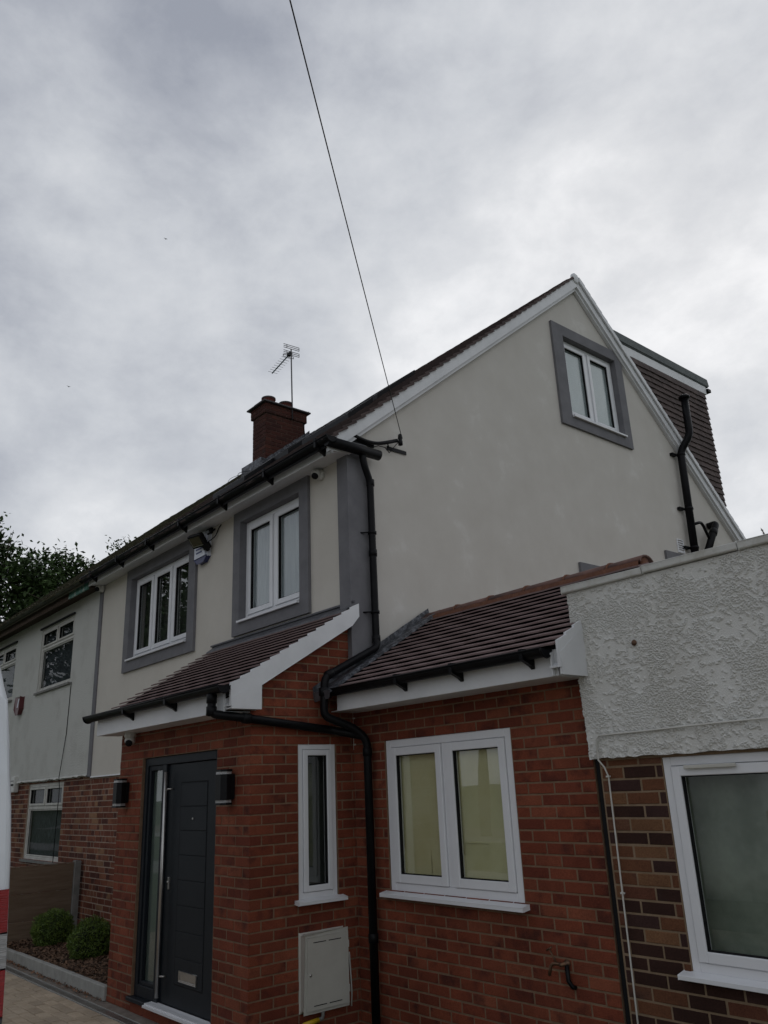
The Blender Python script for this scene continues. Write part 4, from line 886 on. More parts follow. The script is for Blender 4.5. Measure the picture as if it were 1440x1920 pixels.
# ================================================================== things fixed to the house
def dome_camera(c, n, look, label):
    c = Vector(c); n = Vector(n).normalized(); t = thing('security_camera', label, 'camera', c, group='dome security cameras on the house')
    b = MB(); b.lathe(c, n, [(0.055, 0.0), (0.058, 0.03), (0.05, 0.045), (0.0, 0.046)], 20); b.build('mount', M_CAMW, t)
    h = c+n*0.07; b = MB(); prof = [(0.052*math.sin(a), -0.052*math.cos(a)) for a in [math.pi*i/12 for i in range(13)]]; lk = Vector(look).normalized()
    b.lathe(h, lk, prof, 20); b.build('head', M_CAMW, t)
    b = MB(); b.lathe(h, lk, [(0.036, 0.040), (0.034, 0.052), (0.0, 0.054)], 18); b.build('lens', M_SEAL, t)
dome_camera((-0.40, YF-0.001, 4.535), (0, -1, 0), (0.3, -0.6, -0.75), 'white dome camera under the eaves beside the grey corner pilaster')
dome_camera((-6.08, YF-0.022, 4.545), (0, -1, 0), (0.5, -0.7, -0.5), 'white dome camera under the eaves at the top of the grey party strip')
dome_camera((-2.175, -0.08, 2.125), (0, 0, -1), (0.6, -0.5, -0.6), 'white dome camera hanging under the porch soffit above the door side light')

al = thing('alarm_box', 'white alarm box with navy base and blue print, half behind the floodlight', 'alarm box', (-2.87, YF, 4.38))
b = MB(); hexa = [(-3.02, 4.255), (-2.72, 4.255), (-2.72, 4.56), (-3.02, 4.56)]
b.prism(hexa, F, 0.0, 0.045); b.prism([(-2.995, 4.265), (-2.745, 4.265), (-2.745, 4.55), (-2.995, 4.55)], F, 0.045, 0.075); b.build('cover', M_ALARMW, al, 0.01)
b = MB(); b.prism([(-3.02, 4.252), (-2.945, 4.19), (-2.795, 4.19), (-2.72, 4.252)], F, 0.0, 0.065); b.build('base', M_ALARMB, al, 0.008)
for r_, (ln, off) in enumerate(((0.16, 0.0), (0.19, 0.01), (0.14, 0.0), (0.18, 0.01), (0.15, 0.02))):
    b = MB(); z = 4.50-r_*0.045; u = -2.975+off
    while u < -2.98+ln:
        w_ = RNG.uniform(0.010, 0.028); fbox(b, F, u, min(u+w_, -2.96+ln), 0.0755, 0.0768, z-0.010, z+0.010); u += w_+0.006
    b.build('print_line', M_INK, al)
fl = thing('floodlight', 'black floodlight with motion sensor tilted down under the eaves', 'floodlight', (-2.70, YF, 4.52))
b = MB(); b.tube([(-2.86, YF-0.01, 4.56), (-2.62, YF-0.01, 4.56), (-2.62, YF-0.10, 4.48)], 0.012, 8); b.box(-2.80, -2.68, YF-0.03, YF, 4.53, 4.61); b.tube([(-2.86, YF-0.01, 4.56), (-2.86, YF-0.10, 4.48)], 0.012, 8); b.build('yoke', M_BLACKM, fl)
ax, az = Vector((1, 0, 0)), Vector((0, -0.66, 0.75)); ay = az.cross(ax)
Rz = Matrix.Rotation(R(14), 3, 'Z'); ax, az, ay = Rz@ax, Rz@az, Rz@ay
cc = Vector((-2.74, YF-0.17, 4.42)); nn_ = -ay if ay.y > 0 else ay
nn_ = ax.cross(az).normalized(); nn_ = nn_ if nn_.z < 0 else -nn_
b = MB(); b.obox(cc, ax*0.115, az*0.085, nn_*0.028); b.obox(cc-nn_*0.045, ax*0.085, az*0.06, nn_*0.02); b.build('housing', M_BLACKM, fl, 0.008)
b = MB(); b.obox(cc+nn_*0.030, ax*0.085, az*0.058, nn_*0.003); b.build('reflector', M_LAMPG, fl)
b = MB(); b.obox(cc+nn_*0.034-az*0.055, ax*0.088, az*0.004, nn_*0.004); b.obox(cc+nn_*0.034-ax*0.085, ax*0.004, az*0.058, nn_*0.004); b.build('bezel_lip', M_STEEL, fl)
b = MB(); b.obox(cc-az*0.10+ax*0.08-nn_*0.01, ax*0.045, az*0.035, nn_*0.035); b.lathe(cc-az*0.13+ax*0.08, -az+nn_*0.6, [(0.03, 0.0), (0.028, 0.02), (0.0, 0.035)], 12); b.build('motion_sensor', M_BLACKM, fl, 0.006)
b = MB(); b.tube(bend([(-2.63, YF-0.10, 4.38), (-2.56, YF-0.03, 4.45), (-2.52, YF-0.01, 4.55), (-2.47, YF-0.005, 4.58)], 0.04), 0.007, 6); b.build('flex', M_BLACKM, fl)

def wall_lamp(x, label):
    t = thing('wall_lamp', label, 'wall lamp', (x, 0, 1.57), group='black up and down lamps beside the front door')
    b = MB(); b.box(x-0.05, x+0.05, -0.035, 0.0, 1.475, 1.665); b.build('backplate', M_BLACKM, t, 0.005)
    prof = [(x-0.062, -0.034), (x+0.062, -0.034), (x+0.075, -0.09), (x+0.045, -0.128), (x-0.045, -0.128), (x-0.075, -0.09)]
    def hexp(b, z0, z1, g): 
        vs = [(x+(p[0]-x)*g, -0.08+(p[1]+0.08)*g, z) for z in (z0, z1) for p in prof]; b.add(vs, [tuple(range(6)), tuple(range(11, 5, -1))]+[(i, (i+1) % 6, (i+1) % 6+6, i+6) for i in range(6)])
    b = MB(); hexp(b, 1.470, 1.665, 1.0); b.build('body', M_BLACKM, t, 0.003)
    for (a, c_) in ((1.432, 1.448), (1.687, 1.703)): 
        b = MB(); hexp(b, a, c_, 1.02); b.build('cap', M_BLACKM, t, 0.002)
    for (a, c_) in ((1.4485, 1.4695), (1.6655, 1.6865)): 
        b = MB(); hexp(b, a, c_, 0.93); b.build('glass_band', M_CLEARL, t)
wall_lamp(-2.36, 'black wall lamp left of the front door, at the outer edge of the porch')
wall_lamp(-0.285, 'black wall lamp right of the front door, near the porch corner')

gm_ = thing('gas_meter_box', 'cream gas meter box on the brick side of the porch below the narrow window', 'meter box', (0, 0.65, 0.2))
b = MB(); b.prism([(0.455, -0.065), (0.862, -0.065), (0.862, 0.462), (0.455, 0.462)], side(0), 0.0, 0.062); b.build('box', M_GASB, gm_, 0.012)
b = MB(); b.prism([(0.470, -0.050), (0.862, -0.050), (0.862, 0.442), (0.470, 0.442)], side(0), 0.064, 0.075); gd = b.build('door', M_GASB, gm_, 0.004)
b = MB()
for z in (-0.028, 0.400):
    for y0 in (0.53, 0.675): fbox(b, side(0), y0, y0+0.12, 0.0751, 0.0762, z, z+0.006)
b.build('slot', M_SEAL, gd)
b = MB(); b.lathe((0.074, 0.500, 0.185), (1, 0, 0), [(0.010, 0.0), (0.010, 0.006), (0.0, 0.007)], 12); b.build('key_lock', M_STEEL, gd)
b = MB(); 
for z in (0.02, 0.33): b.box(0.045, 0.077, 0.863, 0.872, z, z+0.05)
b.build('hinge', M_GASB, gm_)
gp = thing('gas_pipe', 'short gas pipe with yellow tape leaving the bottom of the meter box', 'pipe', (0.05, 0.5, -0.15))
b = MB(); b.tube(bend([(0.06, 0.62, -0.075), (0.06, 0.62, -0.12), (0.06, 0.36, -0.145)], 0.03), 0.014, 8); b.build('elbow', M_CONC_DK, gp)
b = MB(); b.tube([(0.06, 0.58, -0.124), (0.06, 0.44, -0.137)], 0.018, 8); b.build('tape', M_YELLOW, gp)
b = MB(); b.tube([(0.012, 0.92, 0.28), (0.015, 0.935, 0.0), (0.012, 0.93, -0.1)], 0.006, 6); tag(b.build('wall_wire', M_CABLEW), 'thin pale wire running down the brick between meter box and downpipe', 'wire')

tp = thing('garden_tap', 'old brass garden tap on the extension wall, low beside the neighbouring building', 'tap', (2.09, YF, 0.42))
b = MB(); b.lathe((2.13, YF, 0.425), (0, -1, 0), [(0.022, 0.0), (0.022, 0.012), (0.011, 0.014), (0.011, 0.075), (0.0, 0.076)], 12); b.tube(bend([(2.13, YF-0.05, 0.425), (2.06, YF-0.075, 0.43), (2.045, YF-0.085, 0.36)], 0.03), 0.010, 10); b.build('body', M_COPPER, tp)
b = MB(); b.tube([(2.09, YF-0.06, 0.43), (2.045, YF-0.06, 0.50)], 0.006, 8); b.tube([(2.02, YF-0.06, 0.495), (2.06, YF-0.055, 0.515)], 0.006, 8); b.build('lever', M_COPPER, tp)
b = MB(); b.tube([(2.135, YF-0.02, 0.42), (2.14, YF-0.022, 0.33), (2.165, YF-0.018, 0.30), (2.17, YF+0.005, 0.295)], 0.014, 8); b.build('pipe', M_BLACKM, tp)

# aerial strapped to the stack
ar = thing('television_aerial', 'television aerial on a thin mast behind the chimney pots', 'aerial', (-5.45, 4.05, 8.0))
mx_, my_ = -5.47, 4.035
b = MB(); b.tube([(mx_+0.02, my_, 7.95), (mx_, my_-0.01, 9.42)], 0.013, 8); b.build('mast', M_ALU, ar)
p0 = Vector((mx_, my_, 9.36)); p1 = Vector((-6.22, 4.02, 9.22)); dv_ = (p1-p0)
dv_ = Vector((-0.80, 0.075, -0.07)); p1 = p0+dv_
b = MB(); b.tube([p0, p1], 0.012, 8); b.build('boom', M_CYAN, ar)
cr_ = Vector((0.09, 0.99, 0.0))
for i in range(8):
    q_ = p0+dv_*(0.26+0.10*i); b = MB(); b.tube([q_-cr_*0.10, q_+cr_*0.10], 0.0035, 6); b.build('director', M_ALU, ar)
for sgn in (-1, 1):
    b = MB()
    for k in range(3):
        q_ = p0+Vector((0.05, 0, sgn*(0.03+0.035*k))); b.tube([q_-cr_*0.20, q_+cr_*0.13], 0.006, 6)
    for e in (-0.13, 0.13): b.tube([p0+cr_*e+Vector((0.05, 0, sgn*0.03)), p0+cr_*e+Vector((0.05, 0, sgn*0.10))], 0.006, 6)
    b.build('reflector', M_ALU, ar)
b = MB(); b.tube([p0+dv_*0.16-cr_*0.11, p0+dv_*0.16+cr_*0.11, p0+dv_*0.16+cr_*0.11-Vector((0, 0, 0.04)), p0+dv_*0.16-cr_*0.11-Vector((0, 0, 0.04)), p0+dv_*0.16-cr_*0.11], 0.007, 6); b.obox(p0+dv_*0.10, (0.05, 0, 0), (0, 0.03, 0), (0, 0, 0.03)); b.build('dipole', M_BLACKM, ar)
b = MB(); b.tube(bend([(-5.49, 4.3, 7.98), (-5.49, 4.36, 7.55), (-5.35, 4.75, 7.98), (-5.2, 4.9, 8.02)], 0.05), 0.008, 6); b.tube(bend([(-5.6, 3.0, 6.56), (-5.75, 3.1, 6.80), (-5.7, 3.3, 6.86)], 0.2), 0.005, 6); b.tube(bend([(-5.7, 2.85, 6.42), (-5.8, 2.95, 6.68), (-5.6, 3.15, 6.74)], 0.2), 0.004, 6); b.build('coaxial_cable', M_BLACKM, ar)

# overhead line to a pole across the drive, just clear of the camera's head
A = Vector((0.13, 1.66, 4.955)); dr = Vector((0.591, -0.634, 0.058)).normalized(); T = 26.0; E_ = A+dr*T
pts = []
for i in range(41):
    t = i/40; p = A.lerp(E_, t); p.z -= 0.32*4*t*(1-t); pts.append(p)
b = MB(); b.tube(pts, 0.0042, 6); tag(b.build('overhead_cable', M_BLACKM), 'black overhead telephone cable running from the gable bracket up across the sky', 'cable')
tpl = thing('telegraph_pole', 'brown wooden telegraph pole across the road, holding the far end of the telephone cable', 'pole', (E_.x, E_.y, GZ))
b = MB(); b.tube([(E_.x, E_.y+0.12, GZ-0.5), (E_.x, E_.y+0.12, E_.z+0.5)], [0.14, 0.10], 14); b.build('shaft', M_TRUNK, tpl)

# ================================================================== NEIGHBOURING HOUSE (left half of the pair)
nh = thing('house', 'white roughcast neighbouring house with mossy eaves and old casement windows, left of the cream house', 'house', (-9, 5, GZ))
w1, w2, w3 = (-8.86, -7.25, 3.29, 4.375), (-11.9, -10.27, 3.33, 4.385), (-8.86, -7.21, 0.665, 1.80)
FN = front(YF-0.005)
b = MB(); b.slab(rect(-12.4, -6.201, 1.845, 4.64), [rect(*w1), rect(*w2)], FN, -0.24, 0.0); b.build('upper_wall', M_ROUGH, nh)
b = MB(); vs = []
for i in range(90):
    x = -12.4+6.2*i/89; dz = RNG.uniform(-0.012, 0.012); vs += [(x, YF-0.007, 1.87), (x, YF-0.035, 1.845+dz), (x, YF+0.0, 1.828+dz)]
b.add(vs, [(i*3+k, (i+1)*3+k, (i+1)*3+k+1, i*3+k+1) for i in range(89) for k in range(2)]); b.build('bellcast_drip', M_ROUGH, nh)
b = MB(); b.slab(rect(-12.4, -6.101, GZ-0.1, 1.842), [rect(*w3)], front(YF+0.02), -0.22, -0.0035); nlow = b.build('lower_wall', M_MORTAR_OLD, nh)
nb_ = courses(front(YF+0.02), -12.4, -6.105, GZ, 1.835, [w3], M_BRICK_OLD, -6.1, flemish=True)
nb_.sort(key=lambda t: t[1].translation.z < 0.62 or t[1].translation.x < -9.75)
vis = [t for t in nb_ if not (t[1].translation.z < 0.60 or t[1].translation.x < -9.75)]; hid = [t for t in nb_ if (t[1].translation.z < 0.60 or t[1].translation.x < -9.75)]
vis.sort(key=lambda t: (t[1].translation-CAM).length)
as_parts(vis[:295], 'brick', nlow); joined(vis[295:]+hid, 'brickwork', nh)
M_OLDW = mat('old_white_frame', (0.58, 0.57, 0.53), 0.5, (0.42, 0.41, 0.37), 6)
for (a, b_e, c, d_), nm in ((w1, 'upper casement window with patterned net curtain'), (w2, None), (w3, None)):
    fn = FN if c > 3 else front(YF+0.02)
    window(nh, fn, a, b_e, c, d_, (1, 1), d=-0.02, frame=0.05, sash=0.035, top=0.32, mframe=M_OLDW, blind=M_NET, blind_d=0.02, sashes=[[0], [1, 1]], glass=M_GLASS_OLD, sill=None, label=nm)
    q = MB(); fbox(q, fn, a-0.03, b_e+0.03, -0.02, 0.04, c-0.035, c-0.001); q.build('sill', M_CONC_DK, nh)
    if c > 3: q = MB(); fbox(q, fn, a-0.03, b_e+0.02, 0.0, 0.03, d_+0.002, d_+0.03); q.build('drip_mould', M_SEAL, nh)
q = MB(); q.tube([(-7.17, YF-0.012, 3.28), (-7.20, YF-0.012, 2.5), (-7.28, YF-0.04, 1.86), (-7.30, YF-0.012, 1.70), (-7.33, YF-0.01, 0.62)], 0.006, 6); q.build('wall_cable', M_BLACKM, nh)
b = MB(); b.prism([(0.72, zf(0.72)-0.10), (YR, ZR-0.10), (9.6, zr(9.6)-0.10), (9.6, zr(9.6)-0.04), (YR, ZR-0.04), (0.72, zf(0.72)-0.04)], side(0), -12.6, -6.11); b.build('roof', M_TILE_OLD, nh)
nt_ = tiles((-12.6, 0.68, zf(0.68)-0.035), (1, 0, 0), sF, nF, 6.5, lenF, M_TILE_OLD, gauge=0.16, tw=0.2, t=0.024, tl=0.22, wob=0.009, tiltk=1.1)
joined(nt_, 'roof_tiles', nh)
b = MB(); b.box(-12.4, -12.15, YF+0.25, 9.2, GZ, 4.6); b.prism([(YF+0.25, 4.6), (9.2, 4.6), (YR, ZR-0.15)], side(0), -12.4, -12.2); b.build('gable_wall', M_ROUGH, nh)
# moss and grime fringe on the eaves
ms = MB()
for i in range(2600):
    x = RNG.uniform(-12.6, -6.1) if i % 5 else RNG.uniform(-6.1, -2.5); t_ = RNG.random(); y = 0.66+t_*0.35; z = zf(y)+0.015+RNG.uniform(-0.01, 0.02); r_ = RNG.uniform(0.008, 0.028)
    a = RNG.uniform(0, 6.3); ux = Vector((math.cos(a), math.sin(a), RNG.uniform(-.5, .8)))*r_; uy = Vector((-math.sin(a), math.cos(a), RNG.uniform(0, 1)))*r_*0.7; p = Vector((x, y, z))
    ms.add([p-ux, p-uy*0.5, p+ux, p+uy], [(0, 1, 2, 3)])
M_MOSS = mat('roof_moss', (0.045, 0.045, 0.02), 0.95, (0.075, 0.06, 0.035), 6, vary=0.5)
tag(link('roof_moss', ms.mesh('roof_moss', M_MOSS, recalc=False)), 'clumps of moss along the eaves tiles', 'moss', kind='stuff')
q = MB(); q.prism([(0.80, 4.54), (1.022, 4.575), (1.022, 4.62), (0.80, 4.62)], side(0), -12.5, -6.11); q.box(-12.5, -6.9, 0.775, 0.80, 4.50, 4.70); q.build('fascia', M_SOIL, nh)
q = MB(); q.box(-6.9, -6.11, 0.775, 0.80, 4.52, 4.70); q.build('old_green_fascia', M_OLDPAINT, nh)
q = MB(); gutter(q, (-12.6, 0.715, 4.662), (-6.17, 0.715, 4.668), 0.056); q.build('gutter', mat('mossy_gutter', (0.03, 0.032, 0.024), 0.9, (0.055, 0.06, 0.03), 10, 0.8, 40), nh)
ra = thing('alarm_box', 'dark red alarm box on the white neighbouring wall', 'alarm box', (-9.63, YF, 3.15))
b = MB(); b.prism([(-9.80, 3.30), (-9.50, 3.30), (-9.50, 3.10), (-9.60, 3.0), (-9.70, 3.0), (-9.80, 3.10)], FN, 0.0, 0.07); b.build('cover', M_ALARMR, ra, 0.012)
b = MB(); b.prism([(-9.60, 3.27), (-9.545, 3.27), (-9.60, 3.12), (-9.655, 3.12)], FN, 0.0705, 0.074); b.build('emblem', M_ALARMW, ra)
ps = thing('motion_sensor_light', 'white boxy sensor on the neighbour\'s wall at the van\'s edge', 'sensor', (-9.5, YF, 1.8))
b = MB(); b.box(-9.60, -9.40, YF-0.07, YF+0.02, 1.69, 1.955); b.build('case', M_CAMW, ps, 0.012)
b = MB(); b.box(-9.585, -9.415, YF-0.074, YF-0.07, 1.80, 1.83); b.box(-9.585, -9.415, YF-0.074, YF-0.07, 1.875, 1.885); b.build('window', M_SEAL, ps)

# ================================================================== NEIGHBOURING SINGLE-STOREY BUILDING (right)
NX0, NY = 2.56, 1.0
an = thing('outbuilding', 'single-storey building with painted pebbledash parapet over multicoloured brick, right of the brick extension', 'building', (4, 3, GZ))
nw = (3.006, 3.995, 0.487, 1.612)
FA = front(NY)
b = MB(); b.slab(rect(NX0, 6.4, GZ-0.1, 1.63), [rect(*nw)], front(NY+0.012), -0.22, -0.0035); b.box(NX0, NX0+0.22, NY+0.235, 8.6, GZ, 2.6); b.box(6.18, 6.4, NY+0.235, 8.6, GZ, 2.6); alow = b.build('brick_wall', M_MORTAR_G, an)
nbk = courses(front(NY+0.012), NX0+0.005, 6.4, GZ, 1.62, [(nw[0], nw[1], nw[2]-0.05, nw[3]+0.02)], M_BRICK_MULTI, NX0+0.17, 0)
vis = [t for t in nbk if in_view(t[1].translation)]; hid = [t for t in nbk if not in_view(t[1].translation)]
as_parts(vis[:295], 'brick', alow); joined(vis[295:]+hid, 'brickwork', an)
window(an, front(NY+0.012), nw[0], nw[1], nw[2], nw[3], (1,), d=-0.006, frame=0.05, sash=0.055, sashes=[[1]], blind=M_ROOMG, blind_d=0.10, sill=(0.075, 0.035, 0.05), label='large single-light window with a trickle vent')
b = MB(); b.box(3.155, 3.47, NY-0.018, NY-0.004, 1.540, 1.562); b.build('trickle_vent', M_GASB, an, 0.004)
MB().box(2.512, 2.562, NY+0.04, NY+0.10, GZ, 2.4).build('gap_shade_strip', M_SEAL, an)  # black strip added in the open gap between the walls, standing in for its shade
# pebbledash: lumps of thrown stone under thick paint
b = MB(); x0, x1, z0, z1 = 2.492, 4.35, 1.628, 2.705; nx_, nz_ = 640, 370; vs = []
def dash(x, z):
    e3 = noise.noise(Vector((x*5, z*5, 9.0))); e = noise.noise(Vector((x*33, z*33, 4.0)))
    h = 0.0
    if e+0.9*e3 > -0.24:
        w_ = 0.0025*noise.noise(Vector((x*90, z*90, 1)))
        d1 = noise.voronoi(Vector(((x+w_)*98, (z-w_)*108, 0.5)))[0][0]; h = math.sqrt(max(0.0, 1-(d1/0.62)**2))*min(1.0, (e+0.9*e3+0.24)*5)
    return 0.0095*h + 0.0012*noise.noise(Vector((x*150, z*150, 3)))+0.003*noise.noise(Vector((x*4, z*4, 2)))
for i in range(nx_+1):
    for j in range(nz_+1):
        x = x0+(x1-x0)*i/nx_; z = z0+(z1-z0)*j/nz_
        if i == 0: x += 0.008*noise.noise(Vector((z*30, 1, 1)))+0.09*(1-(z-z0)/(z1-z0))*0.35+0.0
        elif i < 20: x += (0.09*0.35*(1-(z-z0)/(z1-z0)))*(1-i/20)
        zz = z+(0.010*noise.noise(Vector((x*7, 8, 1)))+0.007*noise.noise(Vector((x*18, 3, 1))) if j == 0 else 0)
        vs.append((x, NY-0.028-dash(x, z), zz))
b.add(vs, [(i*(nz_+1)+j, (i+1)*(nz_+1)+j, (i+1)*(nz_+1)+j+1, i*(nz_+1)+j+1) for i in range(nx_) for j in range(nz_)])
b.sm = [True]*len(b.sm)
b.build('pebbledash', M_DASH, an)
b = MB(); b.prism([(2.50, 2.70), (2.532, 1.635), (6.4, 1.635), (6.4, 2.70)], FA, -0.20, 0.018); b.build('parapet', M_DASH, an)
for k, (a, c_) in enumerate(((2.468, 3.092), (3.104, 3.72), (3.732, 4.35), (4.36, 5.0), (5.01, 6.42))):
    q = MB(); q.prism([(-0.23, 2.706), (0.052, 2.706), (0.056, 2.715), (0.054, 2.752), (-0.08, 2.762), (-0.23, 2.752)], lambda d, u, z: (u, NY-d, z+(0.004 if k % 2 else 0)), a, c_); q.build('coping_stone', M_COPE, an, 0.004)
MB().box(2.6, 6.18, NY+0.24, 8.6, 2.45, 2.55).build('flat_roof', M_FELT, an)
b = MB(); b.tube([(x, NY-0.048+0.003*math.sin(x*7), 1.772-0.006*math.sin(x*3)) for x in [4.3-0.1*i for i in range(17)]]+[(2.625, NY-0.048, 1.765), (2.600, NY-0.046, 1.74), (2.598, NY-0.046, 1.62), (2.625, NY-0.03, 1.575), (2.635, NY-0.012, 1.52), (2.632, NY-0.012, 1.0), (2.628, NY-0.012, 0.4), (2.622, NY-0.012, GZ)], 0.0055, 6); b.build('wall_cable', M_CABLEW, an)
b = MB(); 
for z in (1.52, 0.86): b.box(2.622, 2.646, NY-0.022, NY-0.006, z-0.005, z+0.005)
b.build('cable_clip', M_CABLEW, an)
b = MB(); b.lathe((2.965, NY-0.04, 2.298), (0, -1, 0), [(0.02, 0.0), (0.016, 0.006), (0.0, 0.007)], 9); b.build('rusty_plug', M_COPPER, an)

# ================================================================== GARDEN THINGS
fe = thing('fence', 'brown timber board fence with a concrete post, dividing the front gardens', 'fence', (-6.22, 0.3, GZ))
for k in range(3):
    b = MB(); b.box(-6.235, -6.205, -1.45, 0.93, -0.27+k*0.328, 0.053+k*0.328); b.build('board', M_WOOD, fe, 0.004)
b = MB(); b.box(-6.245, -6.20, -1.45, 0.93, 0.714, 0.722); b.build('capping', M_WOOD, fe)
for y in (0.93, -1.55):
    b = MB(); b.box(-6.275, -6.165, y, y+0.085, GZ-0.1, 0.72); b.prism([(y, 0.72), (y+0.085, 0.72), (y+0.07, 0.737), (y+0.015, 0.737)], side(0), -6.265, -6.175); b.build('post', M_CONC_DK, fe, 0.005)

def box_ball(c, r, label, seed):
    t = thing('box_ball', label, 'shrub', (c[0], c[1], c[2]-r), group='clipped box balls in the flower bed'); rg = random.Random(seed); c = Vector(c)
    b = MB(); ico = []
    for i in range(9):
        for k in range(16):
            a, e = 2*math.pi*k/16, math.pi*i/8; d_ = Vector((math.sin(e)*math.cos(a), math.sin(e)*math.sin(a), math.cos(e))); ico.append(c+d_*r*(0.80+0.08*noise.noise(d_*2.5+c)))
    b.add(ico, [(i*16+k, i*16+(k+1) % 16, (i+1)*16+(k+1) % 16, (i+1)*16+k) for i in range(8) for k in range(16)]); b.build('twigs', M_BOXCORE, t)
    b = MB()
    for i in range(11000):
        z = rg.uniform(-0.85, 1); a = rg.uniform(0, 2*math.pi); q_ = math.sqrt(max(0, 1-z*z)); d_ = Vector((q_*math.cos(a), q_*math.sin(a), z))
        lump = 1+0.16*noise.noise(d_*2.2+c)+0.13*noise.noise(d_*7+c*2)+(0.06*rg.random() if i % 23 == 0 else 0)
        p = c+d_*r*lump*rg.uniform(0.84, 1.0+0.02*rg.random()); p.z = c.z+(p.z-c.z)*0.92
        l_ = rg.uniform(0.006, 0.011); u = Vector((rg.gauss(0, 1), rg.gauss(0, 1), rg.gauss(0, 1)+0.3)); u = (u+d_*0.8).normalized(); w_ = u.cross(Vector((rg.gauss(0, 1), rg.gauss(0, 1), rg.gauss(0, 1)))).normalized()
        b.add([p-u*l_, p+w_*l_*0.6, p+u*l_*1.2, p-w_*l_*0.6], [(0, 1, 2, 3)])
    link('foliage', b.mesh('foliage', M_BOX, recalc=False), t)
box_ball((-5.50, 0.47, 0.01), 0.25, 'clipped round box ball beside the timber fence', 1)
box_ball((-4.22, 0.47, 0.00), 0.26, 'clipped round box ball next to the brick porch', 2)

# ------------------------------------------------------------------ trees
def tree(name, label, base, height, crowns, n_leaf, leaf, seed, mleaf=M_LEAFA, limbs=True, group=None, squash=0.8):
    rg = random.Random(seed); base = Vector(base); t = thing(name, label, 'tree', base, group)
    b = MB(); top = base+Vector((0, 0, height*0.8)); b.tube([base-Vector((0, 0, .3)), base+Vector((0.1, 0.05, height*0.35)), top], [0.24, 0.17, 0.05], 10)
    for c, r in crowns:
        c = Vector(c); s_ = base+Vector((0, 0, height*rg.uniform(0.3, 0.5))); mid = s_.lerp(c, 0.5)+Vector((0, 0, 0.3)); b.tube([s_, mid, c], [0.10, 0.06, 0.02], 7)
        for k in range(9):
            d_ = Vector((rg.gauss(0, 1), rg.gauss(0, 1), rg.gauss(0.5, 0.8))).normalized(); b.tube([c, c+d_*r*0.5, c+d_*r*0.95+Vector((0, 0, 0.08))], [0.03, 0.018, 0.006], 5, cap=False)
    b.build('trunk', M_TRUNK, t)
    b = MB(); tot = sum(r**2 for _, r in crowns)
    for ci, (c, r) in enumerate(crowns):
        c = Vector(c); n_ = int(n_leaf*r*r/tot); cl = []
        for k in range(max(8, int(n_/34))):
            d_ = Vector((rg.gauss(0, 1), rg.gauss(0, 1), rg.gauss(0, 1))).normalized(); cl.append(c+Vector((d_.x, d_.y, d_.z*squash))*r*(rg.random()**0.42)*(1+0.25*noise.noise(d_*2+c)))
        for i in range(n_):
            q_ = cl[i % len(cl)]; p = q_+Vector((rg.gauss(0, 1), rg.gauss(0, 1), rg.gauss(0, 0.8)))*leaf*2.4
            u = Vector((rg.gauss(0, 1), rg.gauss(0, 1), rg.gauss(-0.3, 0.7))).normalized(); w_ = u.cross(Vector((rg.gauss(0, 0.6), rg.gauss(0, 0.6), 1))).normalized(); l_ = leaf*rg.uniform(0.6, 1.2)
            b.add([p-u*l_, p+w_*l_*0.55-u*l_*0.1, p+u*l_, p-w_*l_*0.55-u*l_*0.1], [(0, 1, 2, 3)])
    link('crown', b.mesh('crown', mleaf, recalc=False), t); return t
tree('broadleaf_tree', 'tall dark leafy tree beyond the roof, highest at the left edge of the picture', (-22.5, 2.2, GZ), 11,
     [((-22, 2.3, 9.3), 1.5), ((-22, 3.6, 8.7), 1.5), ((-22, 2.7, 10.0), 0.8), ((-22.2, 2.4, 7.2), 2.0), ((-22, 4.6, 8.0), 1.3), ((-22.4, 0.6, 8.4), 1.9), ((-22, 3.6, 6.4), 1.8), ((-22.5, -1.5, 7.5), 2.0)], 24000, 0.10, 11)
tree('broadleaf_tree', 'middle leafy tree with a rounded top beyond the mossy roof', (-21, 5.4, GZ), 9.5,
     [((-20.6, 5.2, 8.5), 1.05), ((-20.6, 4.9, 7.6), 1.3), ((-20.4, 5.9, 8.2), 0.9), ((-20.8, 6.0, 7.0), 1.4), ((-20.8, 4.4, 6.0), 1.6)], 13000, 0.085, 12)
tree('broadleaf_tree', 'thin loose-branched tree showing just above the roof line right of the denser trees', (-19.5, 8.0, GZ), 10,
     [((-19.6, 6.9, 9.3), 0.55), ((-19.6, 7.7, 9.6), 0.55), ((-19.6, 8.35, 9.7), 0.45), ((-19.6, 7.3, 8.5), 0.9), ((-19.6, 8.4, 8.9), 0.8)], 3200, 0.075, 13)
# conifer whose tips show over the parapet
cf = thing('conifer_tree', 'dark conifer behind the parapet with only its top twigs showing', 'tree', (-3.35, 18, GZ))
b = MB(); b.tube([(-3.35, 18, GZ), (-3.35, 18, 7.3)], [0.16, 0.02], 8)
tips = []; rg = random.Random(4)
for i in range(46):
    z = 2.0+i*0.115; a = i*2.4; l_ = (7.9-z)*0.28; e = Vector((-3.35+math.cos(a)*l_, 18+math.sin(a)*l_, z+0.35*l_+0.25)); b.tube([(-3.35, 18, z), e], [0.03, 0.008], 5); tips.append((Vector((-3.35, 18, z)), e))
for dx, z in ((-0.28, 7.42), (0.02, 7.72), (0.2, 7.45), (-0.42, 7.28), (0.35, 7.8)):
    e = Vector((-3.62+dx, 18, z)); s_ = Vector((-3.35, 18, 6.7)); b.tube([s_, s_.lerp(e, 0.6)+Vector((0, 0, -.06)), e], [0.03, 0.02, 0.008], 5); tips.append((s_, e))
b.build('trunk', M_TRUNK, cf); b = MB()
